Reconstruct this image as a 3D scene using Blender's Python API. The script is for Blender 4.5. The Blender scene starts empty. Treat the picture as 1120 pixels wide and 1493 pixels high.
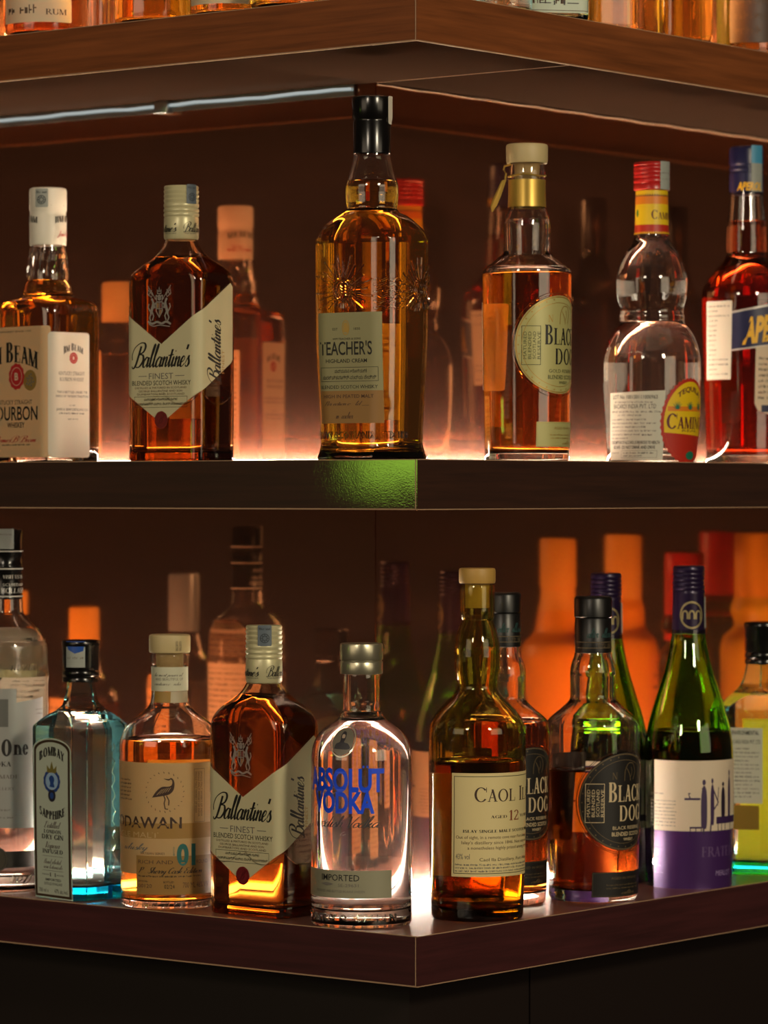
import bpy, bmesh, math, random
from math import sin, cos, pi, sqrt, atan2, radians, hypot
from mathutils import Vector, Matrix
random.seed(7)
S = bpy.context.scene
COL = S.collection

# ------------------------------------------------------------------ place
F = 5217.0            # focal length in pixels of the 1120 px wide frame
HX, HY = 560.0, 716.0 # principal point of the level camera
CZ = 1.419            # camera height
C = (0.032, 3.478)    # front corner of the shelves in plan
TH = radians(38.5)
Lx, Ly = -cos(TH), sin(TH)      # direction of the left run
Rx, Ry = sin(TH), cos(TH)       # direction of the right run
DEP = 0.256                      # shelf depth
ZB, ZM, ZT = 0.986, 1.450, 1.906 # shelf tops
TK = 0.049

def PL(s, t): return (C[0] + s*Lx + t*Rx, C[1] + s*Ly + t*Ry)
def PR(s, t): return (C[0] + s*Rx + t*Lx, C[1] + s*Ry + t*Ly)

# ------------------------------------------------------------------ materials
MATS = {}
def newmat(name):
    m = bpy.data.materials.new(name); m.use_nodes = True
    nt = m.node_tree; nt.nodes.clear()
    out = nt.nodes.new('ShaderNodeOutputMaterial')
    return m, nt, out

def lin(c):
    f = lambda v: v/12.92 if v <= 0.04045 else ((v+0.055)/1.055)**2.4
    return tuple(f(x/255.0) for x in c) + (1.0,)

def paint(name, rgb, rough=0.5, metal=0.0, coat=0.0, trans=0.0, spec=0.5, noise=0.0):
    if name in MATS: return MATS[name]
    m, nt, out = newmat(name)
    b = nt.nodes.new('ShaderNodeBsdfPrincipled')
    b.inputs['Base Color'].default_value = lin(rgb)
    b.inputs['Roughness'].default_value = rough
    b.inputs['Metallic'].default_value = metal
    b.inputs['Coat Weight'].default_value = coat
    b.inputs['Specular IOR Level'].default_value = spec
    if noise:
        tc = nt.nodes.new('ShaderNodeTexCoord'); n = nt.nodes.new('ShaderNodeTexNoise')
        n.inputs['Scale'].default_value = 400; n.inputs['Detail'].default_value = 4
        nt.links.new(tc.outputs['Object'], n.inputs['Vector'])
        bp = nt.nodes.new('ShaderNodeBump'); bp.inputs['Strength'].default_value = noise; bp.inputs['Distance'].default_value = .0005
        nt.links.new(n.outputs['Fac'], bp.inputs['Height']); nt.links.new(bp.outputs['Normal'], b.inputs['Normal'])
    sh = b.outputs[0]
    if trans:
        t = nt.nodes.new('ShaderNodeBsdfTranslucent'); t.inputs['Color'].default_value = lin(rgb)
        mx = nt.nodes.new('ShaderNodeMixShader'); mx.inputs[0].default_value = trans
        nt.links.new(sh, mx.inputs[1]); nt.links.new(t.outputs[0], mx.inputs[2]); sh = mx.outputs[0]
    nt.links.new(sh, out.inputs['Surface'])
    MATS[name] = m
    return m

def glass(name, ior=1.5, absorb=None, path=0.08, rough=0.0, tint=(1, 1, 1), bump=0.0):
    """clear glass or liquid; absorb = fraction of r,g,b let through over `path` metres"""
    if name in MATS: return MATS[name]
    m, nt, out = newmat(name)
    g = nt.nodes.new('ShaderNodeBsdfGlass')
    g.inputs['IOR'].default_value = ior; g.inputs['Roughness'].default_value = rough
    g.inputs['Color'].default_value = tuple(tint) + (1,)
    nt.links.new(g.outputs[0], out.inputs['Surface'])
    if bump:
        tc = nt.nodes.new('ShaderNodeTexCoord'); n = nt.nodes.new('ShaderNodeTexNoise')
        n.inputs['Scale'].default_value = 60; n.inputs['Detail'].default_value = 1
        nt.links.new(tc.outputs['Object'], n.inputs['Vector'])
        bp = nt.nodes.new('ShaderNodeBump'); bp.inputs['Strength'].default_value = bump; bp.inputs['Distance'].default_value = .001
        nt.links.new(n.outputs['Fac'], bp.inputs['Height']); nt.links.new(bp.outputs['Normal'], g.inputs['Normal'])
    if absorb:
        sig = [-math.log(max(a, 1e-3))/path for a in absorb]
        d = max(sig) or 1.0
        v = nt.nodes.new('ShaderNodeVolumeAbsorption')
        v.inputs['Density'].default_value = d
        v.inputs['Color'].default_value = tuple(1-x/d for x in sig) + (1,)
        nt.links.new(v.outputs[0], out.inputs['Volume'])
    MATS[name] = m
    return m

def emit(name, rgb, k):
    m, nt, out = newmat(name)
    e = nt.nodes.new('ShaderNodeEmission'); e.inputs['Color'].default_value = tuple(rgb)+(1,); e.inputs['Strength'].default_value = k
    nt.links.new(e.outputs[0], out.inputs['Surface']); MATS[name] = m
    return m

def laminate(name, rgb, rough=0.08, gloss=0.5, tint=(1, 1, 1), bump=0.03, scale=(3, 3, 60), vary=0.35, mirror=0.0, spots=0.0, bscale=14, spec=.3):
    """dark polished wood-grain laminate: grain in the colour, slightly wavy gloss on top"""
    m, nt, out = newmat(name); N = nt.nodes.new; K = nt.links.new
    tc = N('ShaderNodeTexCoord'); mp = N('ShaderNodeMapping'); mp.inputs['Scale'].default_value = scale
    K(tc.outputs['Object'], mp.inputs['Vector'])
    n = N('ShaderNodeTexNoise'); n.inputs['Scale'].default_value = 3; n.inputs['Detail'].default_value = 6; n.inputs['Roughness'].default_value = .6
    K(mp.outputs[0], n.inputs['Vector'])
    c = lin(rgb)
    r = N('ShaderNodeValToRGB')
    r.color_ramp.elements[0].position = .3; r.color_ramp.elements[1].position = .7
    r.color_ramp.elements[0].color = tuple(x*(1-vary) for x in c[:3]) + (1,)
    r.color_ramp.elements[1].color = tuple(x*(1+vary) for x in c[:3]) + (1,)
    K(n.outputs['Fac'], r.inputs[0])
    b = N('ShaderNodeBsdfPrincipled'); K(r.outputs[0], b.inputs['Base Color'])
    b.inputs['Roughness'].default_value = .45
    b.inputs['Specular IOR Level'].default_value = spec
    b.inputs['Coat Weight'].default_value = gloss; b.inputs['Coat Roughness'].default_value = rough
    n2 = N('ShaderNodeTexNoise'); n2.inputs['Scale'].default_value = bscale; n2.inputs['Detail'].default_value = 2
    K(tc.outputs['Object'], n2.inputs['Vector'])
    bp = N('ShaderNodeBump'); bp.inputs['Strength'].default_value = bump; bp.inputs['Distance'].default_value = .004
    K(n2.outputs['Fac'], bp.inputs['Height'])
    nrm = bp.outputs['Normal']
    if spots:
        v = N('ShaderNodeTexNoise'); v.inputs['Scale'].default_value = 650; v.inputs['Detail'].default_value = 3
        K(tc.outputs['Object'], v.inputs['Vector'])
        b2 = N('ShaderNodeBump'); b2.inputs['Strength'].default_value = spots; b2.inputs['Distance'].default_value = .0006
        K(v.outputs['Fac'], b2.inputs['Height']); K(nrm, b2.inputs['Normal']); nrm = b2.outputs['Normal']
    K(nrm, b.inputs['Coat Normal']); 
    sh = b.outputs[0]
    if mirror:
        g = N('ShaderNodeBsdfGlossy'); g.inputs['Color'].default_value = tuple(tint)+(1,); g.inputs['Roughness'].default_value = rough
        K(nrm, g.inputs['Normal'])
        mx = N('ShaderNodeMixShader'); mx.inputs[0].default_value = mirror
        K(sh, mx.inputs[1]); K(g.outputs[0], mx.inputs[2]); sh = mx.outputs[0]
    K(sh, out.inputs['Surface'])
    MATS[name] = m
    return m

# ------------------------------------------------------------------ mesh helpers
def link_mesh(name, verts, faces, mats, fmat=None, parent=None, smooth=True, sharp=40):
    me = bpy.data.meshes.new(name)
    me.from_pydata([tuple(v) for v in verts], [], faces)
    for m in mats: me.materials.append(m)
    if fmat: me.polygons.foreach_set('material_index', fmat)
    if smooth:
        me.polygons.foreach_set('use_smooth', [True]*len(me.polygons))
        me.set_sharp_from_angle(angle=radians(sharp))
    me.update()
    o = bpy.data.objects.new(name, me); COL.objects.link(o)
    if parent: o.parent = parent
    return o

def tag(o, label=None, cat=None, group=None, kind=None):
    if label: o['label'] = label
    if cat: o['category'] = cat
    if group: o['group'] = group
    if kind: o['kind'] = kind
    return o

def empty(name, loc, rz=0.0):
    o = bpy.data.objects.new(name, None); COL.objects.link(o)
    o.location = loc; o.rotation_euler = (0, 0, rz); o.empty_display_size = .03
    return o

def prism(name, poly, z0, z1, mat, parent=None, bevel=0.0):
    """vertical prism over a plan polygon (counter-clockwise or not)"""
    a = sum(poly[i][0]*poly[(i+1) % len(poly)][1]-poly[(i+1) % len(poly)][0]*poly[i][1] for i in range(len(poly)))
    if a < 0: poly = poly[::-1]
    n = len(poly)
    v = [(x, y, z0) for x, y in poly] + [(x, y, z1) for x, y in poly]
    f = [tuple(range(n-1, -1, -1)), tuple(range(n, 2*n))] + [(i, (i+1) % n, n+(i+1) % n, n+i) for i in range(n)]
    if bevel:
        bm = bmesh.new(); vs = [bm.verts.new(p) for p in v]
        for q in f: bm.faces.new([vs[i] for i in q])
        bmesh.ops.bevel(bm, geom=bm.edges[:], offset=bevel, segments=2, affect='EDGES', profile=.5)
        me = bpy.data.meshes.new(name); bm.to_mesh(me); bm.free(); me.materials.append(mat)
        me.polygons.foreach_set('use_smooth', [True]*len(me.polygons)); me.set_sharp_from_angle(angle=radians(50))
        o = bpy.data.objects.new(name, me); COL.objects.link(o)
        if parent: o.parent = parent
        return o
    return link_mesh(name, v, f, [mat], parent=parent, smooth=False)

def pchip(xs, ys, x):
    n = len(xs)
    if x <= xs[0]: return ys[0]
    if x >= xs[-1]: return ys[-1]
    h = [xs[i+1]-xs[i] for i in range(n-1)]; d = [(ys[i+1]-ys[i])/h[i] for i in range(n-1)]
    def m(i):
        if i == 0: return d[0]
        if i == n-1: return d[-1]
        if d[i-1]*d[i] <= 0: return 0.0
        w1 = 2*h[i]+h[i-1]; w2 = h[i]+2*h[i-1]
        return (w1+w2)/(w1/d[i-1]+w2/d[i])
    lo, hi = 0, n-1
    while hi-lo > 1:
        k = (lo+hi)//2
        if xs[k] <= x: lo = k
        else: hi = k
    i = lo; t = (x-xs[i])/h[i]
    return ((1+2*t)*(1-t)**2*ys[i] + t*(1-t)**2*h[i]*m(i) + t*t*(3-2*t)*ys[i+1] + t*t*(t-1)*h[i]*m(i+1))

class Prof:
    """rounded-rectangle section (hx, hy, r) as a function of height"""
    def __init__(s, rows, chamf=False):
        rows = sorted(rows); out = [rows[0]]
        for r in rows[1:]:
            if r[0]-out[-1][0] > 1e-5: out.append(r)
        s.z = [r[0] for r in out]; s.c = [[r[k] for r in out] for k in (1, 2, 3)]
        s.chamf = chamf
    def at(s, z):
        hx, hy, r = (pchip(s.z, c, z) for c in s.c)
        return hx, hy, min(r, .997*hx, .997*hy)
    def sur(s, u, z, off=0.0):
        hx, hy, r = s.at(z)
        sg = 1 if u >= 0 else -1
        u = abs(u); a, b = hx-r, hy-r; q = (r*sqrt(2) if s.chamf else r*pi/2)
        half = 2*a+2*b+2*q
        if u > half: u = 2*half-u; sg = -sg
        if u <= a: p, n = (u, -hy), (0, -1)
        elif u <= a+q:
            k = (u-a)/q
            if s.chamf: p, n = (a+k*r, -hy+k*r), (.7071, -.7071)
            else:
                t = -pi/2+k*pi/2; n = (cos(t), sin(t)); p = (a+r*n[0], -b+r*n[1])
        elif u <= a+q+2*b: p, n = (hx, -b+(u-a-q)), (1, 0)
        elif u <= a+2*q+2*b:
            k = (u-a-q-2*b)/q
            if s.chamf: p, n = (hx-k*r, b+k*r), (.7071, .7071)
            else:
                t = k*pi/2; n = (cos(t), sin(t)); p = (a+r*n[0], b+r*n[1])
        else: p, n = (a-(u-a-2*q-2*b), hy), (0, 1)
        return Vector((sg*(p[0]+off*n[0]), p[1]+off*n[1], z))
    def half(s, z):
        hx, hy, r = s.at(z); q = (r*sqrt(2) if s.chamf else r*pi/2)
        return 2*(hx-r)+2*(hy-r)+2*q
    def ring(s, z, inset=0.0, zz=None, na=16, k=1.0):
        hx, hy, r = s.at(z)
        f = max(hx-inset, .25*hx)/hx; g = max(hy-inset, .25*hy)/hy
        hx, hy, r = hx*f*k, hy*g*k, r*min(f, g)*k
        a, b = hx-r, hy-r; pts = []
        n = 1 if s.chamf else na
        for qx, qy, t0 in ((1, -1, -pi/2), (1, 1, 0), (-1, 1, pi/2), (-1, -1, pi)):
            for i in range(n+1):
                t = t0+i/n*pi/2
                pts.append((qx*a+r*cos(t), qy*b+r*sin(t), z if zz is None else zz))
        return pts

def skin(rings, cap0=None, cap1=None):
    """quads between rings; cap0/cap1 = z of a closing centre vertex"""
    v, f = [], []; n = len(rings[0])
    for r in rings: v += r
    for i in range(len(rings)-1):
        for j in range(n):
            k = (j+1) % n
            f.append((i*n+j, i*n+k, (i+1)*n+k, (i+1)*n+j))
    if cap0 is not None:
        v.append((0, 0, cap0)); c = len(v)-1
        f += [(c, (j+1) % n, j) for j in range(n)]
    if cap1 is not None:
        v.append((0, 0, cap1)); c = len(v)-1; b = (len(rings)-1)*n
        f += [(b+j, b+(j+1) % n, c) for j in range(n)]
    return v, f
# ------------------------------------------------------------------ lettering
_fc = {}
def font_mesh(s, bold=0.0, res=2):
    key = (s, bold, res)
    if key in _fc: return _fc[key]
    cu = bpy.data.curves.new('t', 'FONT'); cu.body = s; cu.size = 1; cu.resolution_u = res; cu.offset = bold
    o = bpy.data.objects.new('t', cu)
    me = bpy.data.meshes.new_from_object(o)
    v = [(p.co.x, p.co.y) for p in me.vertices]; f = [tuple(p.vertices) for p in me.polygons]
    bpy.data.objects.remove(o); bpy.data.curves.remove(cu); bpy.data.meshes.remove(me)
    _fc[key] = (v, f)
    return v, f

def _ell(cx, cy, rx, ry, T, t, a0, a1, n=28):
    out, inn = [], []
    for i in range(n+1):
        a = radians(a0+(a1-a0)*i/n)
        out.append((cx+rx*cos(a), cy+ry*sin(a))); inn.append((cx+(rx-T)*cos(a), cy+(ry-t)*sin(a)))
    return [[out[i], out[i+1], inn[i+1], inn[i]] for i in range(n)]

def serif(ch, T=.16, t=.055):
    """own serif capitals, cap height 1 -> (polygons, advance)"""
    P = []
    sh, se = .045, .085
    def V(x, y0=0, y1=1, w=T, bot=True, top=True):
        P.append([(x-w/2, y0), (x+w/2, y0), (x+w/2, y1), (x-w/2, y1)])
        if bot: P.append([(x-w/2-se, y0), (x+w/2+se, y0), (x+w/2+se, y0+sh), (x-w/2-se, y0+sh)])
        if top: P.append([(x-w/2-se, y1-sh), (x+w/2+se, y1-sh), (x+w/2+se, y1), (x-w/2-se, y1)])
    def Dg(x0, y0, x1, y1, w): P.append([(x0-w/2, y0), (x0+w/2, y0), (x1+w/2, y1), (x1-w/2, y1)])
    def H(x0, x1, y, h=t): P.append([(x0, y-h/2), (x1, y-h/2), (x1, y+h/2), (x0, y+h/2)])
    def sf(x, y, w=.26): P.append([(x-w/2, y), (x+w/2, y), (x+w/2, y+sh), (x-w/2, y+sh)])
    def tick(x, y0, y1, w=.04): P.append([(x-w/2, y0), (x+w/2, y0), (x+w/2, y1), (x-w/2, y1)])
    def E(*a): P.extend(_ell(*a))
    if ch == 'A': Dg(.1, 0, .38, 1, t*1.2); Dg(.62, 0, .36, 1, T); H(.18, .55, .33); sf(.1, 0, .22); sf(.62, 0, .28); w = .76
    elif ch == 'B': V(.17, top=False, bot=False); H(.04, .4, sh/2, sh); H(.04, .38, 1-sh/2, sh); H(.17, .38, .53); E(.36, .765, .25, .235, T*.9, t, -90, 90); E(.38, .265, .29, .265, T, t, -90, 90); w = .76
    elif ch == 'C': E(.46, .5, .42, .52, T, t, 38, 322); tick(.80, .66, 1.0); w = .86
    elif ch == 'D': V(.17, top=False, bot=False); H(.04, .42, sh/2, sh); H(.04, .42, 1-sh/2, sh); E(.4, .5, .42, .5, T, t, -90, 90); w = .92
    elif ch == 'E': V(.17); H(.1, .62, sh/2, sh); H(.1, .6, 1-sh/2, sh); H(.17, .47, .52); tick(.6, .76, 1); tick(.62, 0, .27); tick(.46, .42, .63); w = .72
    elif ch == 'F': V(.17); H(.1, .6, 1-sh/2, sh); H(.17, .47, .5); tick(.6, .74, 1); tick(.46, .4, .61); w = .66
    elif ch == 'G': E(.46, .5, .42, .52, T, t, 40, 320); tick(.80, .68, 1.0); V(.76, .05, .43, T, False); w = .92
    elif ch == 'H': V(.17); V(.69); H(.17, .69, .52); w = .88
    elif ch == 'I': V(.17); w = .36
    elif ch == 'J': V(.27, .15, 1, T, False); E(.13, .12, .22, .2, T*.8, t, -100, 10); w = .42
    elif ch == 'K': V(.17); Dg(.26, .42, .66, .98, t*1.2); Dg(.7, 0, .34, .56, T); sf(.66, 1-sh, .26); sf(.7, 0, .28); w = .84
    elif ch == 'L': V(.17); H(.1, .62, sh/2, sh); tick(.62, 0, .3); w = .7
    elif ch == 'M': V(.12, w=t*1.2); V(.84); Dg(.47, 0, .16, 1, T); Dg(.47, 0, .8, 1, t*1.2); w = 1.02
    elif ch == 'N': V(.13, w=t*1.2); V(.72, .0, 1, t*1.2, False); Dg(.7, 0, .14, 1, T); w = .86
    elif ch in 'O0': E(.46, .5, .43, .52, T, t, 0, 360); w = .94
    elif ch == 'P': V(.17, top=False); H(.04, .38, 1-sh/2, sh); H(.17, .38, .46); E(.37, .73, .28, .27, T, t, -90, 90); w = .7
    elif ch == 'R': V(.17, top=False); H(.04, .38, 1-sh/2, sh); H(.17, .38, .49); E(.36, .745, .27, .255, T*.95, t, -90, 90); Dg(.74, 0, .4, .5, T); sf(.72, 0, .22); w = .8
    elif ch == 'S': E(.31, .735, .25, .265, T*.8, t*1.3, 40, 250); E(.31, .265, .28, .285, T*.85, t*1.3, -140, 72); Dg(.43, .42, .2, .6, T*1.15); tick(.53, .72, 1); tick(.05, 0, .3); w = .64
    elif ch == 'T': V(.36, top=False); H(.03, .69, 1-sh/2, sh); tick(.04, .72, 1); tick(.68, .72, 1); w = .72
    elif ch == 'U': V(.17, .3, 1, T, False); V(.68, .3, 1, t*1.2, False); E(.435, .32, .345, .34, T, t, 180, 360); w = .84
    elif ch == 'V': Dg(.38, 0, .12, 1, T); Dg(.38, 0, .66, 1, t*1.2); sf(.12, 1-sh); sf(.66, 1-sh, .2); w = .76
    elif ch == 'W': Dg(.33, 0, .1, 1, T); Dg(.33, 0, .54, 1, t*1.2); Dg(.75, 0, .54, 1, T); Dg(.75, 0, .98, 1, t*1.2); sf(.1, 1-sh); sf(.98, 1-sh, .2); w = 1.08
    elif ch == 'Y': V(.36, 0, .46, T, True, False); Dg(.36, .44, .1, 1, T); Dg(.36, .44, .64, 1, t*1.2); sf(.1, 1-sh); sf(.64, 1-sh, .2); w = .72
    elif ch == 'X': Dg(.62, 0, .12, 1, T); Dg(.1, 0, .62, 1, t*1.2); sf(.1, 0, .2); sf(.62, 0); sf(.12, 1-sh); sf(.62, 1-sh, .2); w = .74
    elif ch == '1': V(.2, top=False, w=T*.9); Dg(.02, .8, .2, 1, .06); w = .4
    elif ch == '2': E(.28, .74, .25, .26, T*.8, t*1.3, -35, 165); Dg(.08, .04, .42, .58, T*.8); H(.04, .54, .05, .1); tick(.53, .05, .28); w = .6
    elif ch == 'n': V(.15, 0, .66, T*1.1, True, False); H(.02, .15, .64, sh); E(.32, .42, .25, .24, T*1.1, t, 0, 160); V(.515, 0, .42, T*1.1, True, False); w = .68
    elif ch == 'e': E(.28, .33, .26, .35, T*1.05, t, 8, 330); H(.1, .53, .37, t); w = .6
    elif ch == "'": P.append([(.06, .68), (.1, .68), (.15, 1), (.03, 1)]); w = .2
    elif ch == '.': P.append([(.04, 0), (.16, 0), (.16, .12), (.04, .12)]); w = .22
    elif ch == '-': H(.04, .3, .36, .07); w = .34
    else: w = .34
    return P, w

SCR = {  # own pen-stroke script, x-height 1: (strokes, advance)
 'a': ([[(.75,.85),(.45,1.0),(.1,.6),(.1,.15),(.35,.0),(.66,.4),(.78,.95)], [(.8,1.0),(.74,.3),(.85,.02),(1.1,.3)]], 1.0),
 'b': ([[(0,.3),(.3,1.4),(.42,2.2),(.28,2.3),(.16,1.7),(.14,.3),(.35,.0),(.65,.3),(.6,.8),(.4,.95)]], .8),
 'c': ([[(.6,.8),(.4,1.0),(.1,.6),(.12,.1),(.4,.0),(.75,.3)]], .65),
 'd': ([[(.75,.85),(.45,1.0),(.1,.6),(.1,.15),(.35,.0),(.66,.4),(.85,1.5)], [(.95,2.2),(.76,.3),(.87,.02),(1.1,.3)]], 1.0),
 'e': ([[(.0,.3),(.5,.6),(.58,.92),(.35,1.0),(.1,.6),(.15,.1),(.4,.0),(.75,.3)]], .65),
 'g': ([[(.75,.85),(.45,1.0),(.1,.6),(.1,.15),(.35,.0),(.7,.5)], [(.8,1.0),(.65,-.6),(.35,-1.0),(.2,-.6),(1.1,.3)]], 1.0),
 'h': ([[(0,.3),(.35,1.4),(.45,2.2),(.3,2.3),(.2,1.7),(.12,0)], [(.15,.4),(.45,.95),(.66,.85),(.62,.3),(.75,.02),(1.0,.3)]], .92),
 'i': ([[(0,.3),(.22,1.0),(.18,.3),(.3,.0),(.55,.3)], [(.36,1.5),(.4,1.62)]], .5),
 'k': ([[(0,.3),(.35,1.4),(.45,2.2),(.3,2.3),(.2,1.7),(.12,0)], [(.15,.45),(.6,.95),(.55,.6),(.3,.5),(.6,.1),(.9,.25)]], .85),
 'l': ([[(0,.3),(.32,1.2),(.5,2.1),(.38,2.3),(.24,1.8),(.17,.4),(.32,.0),(.58,.3)]], .55),
 'm': ([[(0,.7),(.15,1.0),(.2,.8),(.14,0)], [(.17,.4),(.42,.95),(.55,.8),(.48,0)], [(.5,.4),(.78,.95),(.92,.8),(.86,.2),(1.0,.02),(1.25,.3)]], 1.2),
 'n': ([[(0,.7),(.15,1.0),(.2,.8),(.14,0)], [(.17,.4),(.5,.95),(.68,.85),(.64,.3),(.77,.02),(1.02,.3)]], .95),
 'o': ([[(.5,.95),(.15,.75),(.1,.2),(.35,.0),(.65,.3),(.6,.85),(.45,.97),(.8,.85)]], .75),
 'p': ([[(.1,.8),(.22,1.0),(.05,-.9)], [(.2,.6),(.5,1.0),(.7,.6),(.5,.02),(.22,.1)]], .8),
 'r': ([[(0,.4),(.2,1.1),(.28,.9),(.5,.9),(.4,.3),(.5,.0),(.75,.3)]], .65),
 's': ([[(0,.3),(.33,1.05),(.38,.8),(.58,.4),(.46,.05),(.18,.0),(.08,.18)], [(.46,.05),(.75,.3)]], .62),
 't': ([[(0,.3),(.25,1.1),(.36,1.75),(.24,.5),(.34,.0),(.6,.3)], [(-.15,1.12),(.7,1.22)]], .55),
 'u': ([[(0,.7),(.15,1.0),(.12,.3),(.3,.0),(.55,.3),(.7,1.0)], [(.7,1.0),(.66,.3),(.78,.02),(1.0,.3)]], .95),
 'v': ([[(0,.7),(.15,1.0),(.25,.4),(.35,.0),(.65,.6),(.6,1.0),(.8,.85)]], .75),
 'w': ([[(0,.7),(.15,1.0),(.14,.3),(.3,.0),(.5,.5),(.56,.9),(.56,.3),(.7,.0),(.95,.6),(.9,1.0),(1.1,.9)]], 1.05),
 'y': ([[(0,.7),(.15,1.0),(.15,.4),(.35,.1),(.6,.6)], [(.68,1.0),(.5,-.6),(.25,-.95),(.15,-.6),(.9,.3)]], .85),
 "'": ([[(.1,2.2),(.02,1.7)]], .2),
 ' ': ([], .5),
 'B': ([[(.62,2.15),(.52,1.2),(.36,.2),(.05,-.12),(-.2,.1)], [(-.35,.75),(-.55,1.3),(-.35,2.0),(.35,2.45),(1.05,2.45),(1.35,2.05),(1.15,1.55),(.65,1.32),(1.2,1.22),(1.42,.7),(1.05,.1),(.55,.0),(.3,.2)]], 1.5),
 'V': ([[(-.1,1.9),(.15,2.2),(.3,1.0),(.42,.0),(.8,1.2),(1.15,2.25)]], .95),
 'S': ([[(.95,1.9),(.7,2.25),(.35,1.9),(.55,1.2),(.8,.6),(.5,.0),(.05,.2),(.1,.5)]], .95),
 'D': ([[(.45,2.1),(.35,1.0),(.2,.1),(.6,.0),(1.15,.7),(1.2,1.7),(.7,2.25),(.1,2.0)]], 1.25),
 'J': ([[(.2,2.0),(.8,2.2),(.65,.6),(.3,-.6),(.0,-.4),(.5,.2)]], .85),
 'C': ([[(1.0,1.8),(.75,2.2),(.25,1.5),(.2,.4),(.6,.0),(1.05,.5)]], 1.0),
 'E': ([[(.95,1.9),(.6,2.2),(.3,1.7),(.6,1.2),(.2,.7),(.3,.05),(.9,.3)]], .95),
 'P': ([[(.45,2.1),(.35,1.0),(.2,.0)], [(.0,1.6),(.4,2.25),(1.0,2.1),(1.0,1.4),(.45,1.1)]], .95),
 'H': ([[(.3,2.2),(.2,1.0),(.1,.0)], [(.95,2.2),(.85,1.0),(.95,.05),(1.1,.3)], [(.15,1.1),(.95,1.2)]], 1.1),
 '.': ([[(.1,.0),(.16,.12)]], .35),
}
def catmull(pts, n=7):
    out = []; p = [pts[0]]+list(pts)+[pts[-1]]
    for i in range(1, len(p)-2):
        for k in range(n):
            t = k/n; a, b, c, d = p[i-1], p[i], p[i+1], p[i+2]
            out.append(tuple(.5*((2*b[q])+(-a[q]+c[q])*t+(2*a[q]-5*b[q]+4*c[q]-d[q])*t*t+(-a[q]+3*b[q]-3*c[q]+d[q])*t**3) for q in (0, 1)))
    out.append(tuple(pts[-1])); return out

def pen(pts, w0, w1):
    """polygons of a pen stroke, thick on the way down"""
    out = []; L = []
    for i, p in enumerate(pts):
        a = pts[max(i-1, 0)]; b = pts[min(i+1, len(pts)-1)]
        dx, dy = b[0]-a[0], b[1]-a[1]; l = hypot(dx, dy) or 1
        dx /= l; dy /= l
        w = w0+(w1-w0)*max(0.0, -dy)**1.5
        L.append(((p[0]+dy*w/2*-1, p[1]+dx*w/2), (p[0]+dy*w/2, p[1]-dx*w/2)))
    for i in range(len(L)-1): out.append([L[i][1], L[i+1][1], L[i+1][0], L[i][0]])
    return out

def glyphs(s, style, bold=0.0, res=2, T=.16, t=.055, smallcaps=0):
    """-> polygons with cap height 1"""
    polys = []
    if style == 'sans':
        v, f = font_mesh(s, bold, res)
        k = 1/.698
        return [[(v[i][0]*k, v[i][1]*k) for i in q] for q in f]
    x = 0.0
    if style == 'serif':
        for i, ch in enumerate(s):
            up = ch.upper() if ch not in 'ne' else ch
            P, w = serif(up if not smallcaps else ch.upper(), T, t)
            k = smallcaps if (smallcaps and ch.islower()) else 1.0
            polys += [[(x+a*k, b*k) for a, b in q] for q in P]; x += w*k+.02
    else:  # script
        for ch in s:
            st, w = SCR.get(ch, ([], .6))
            for q in st:
                polys += [[(x+a, b) for a, b in g] for g in pen(catmull(q), .09+bold, .26*T/.16)]
            x += w
        polys = [[((a+.36*b)/2.25, b/2.25) for a, b in q] for q in polys]
    return polys

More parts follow.
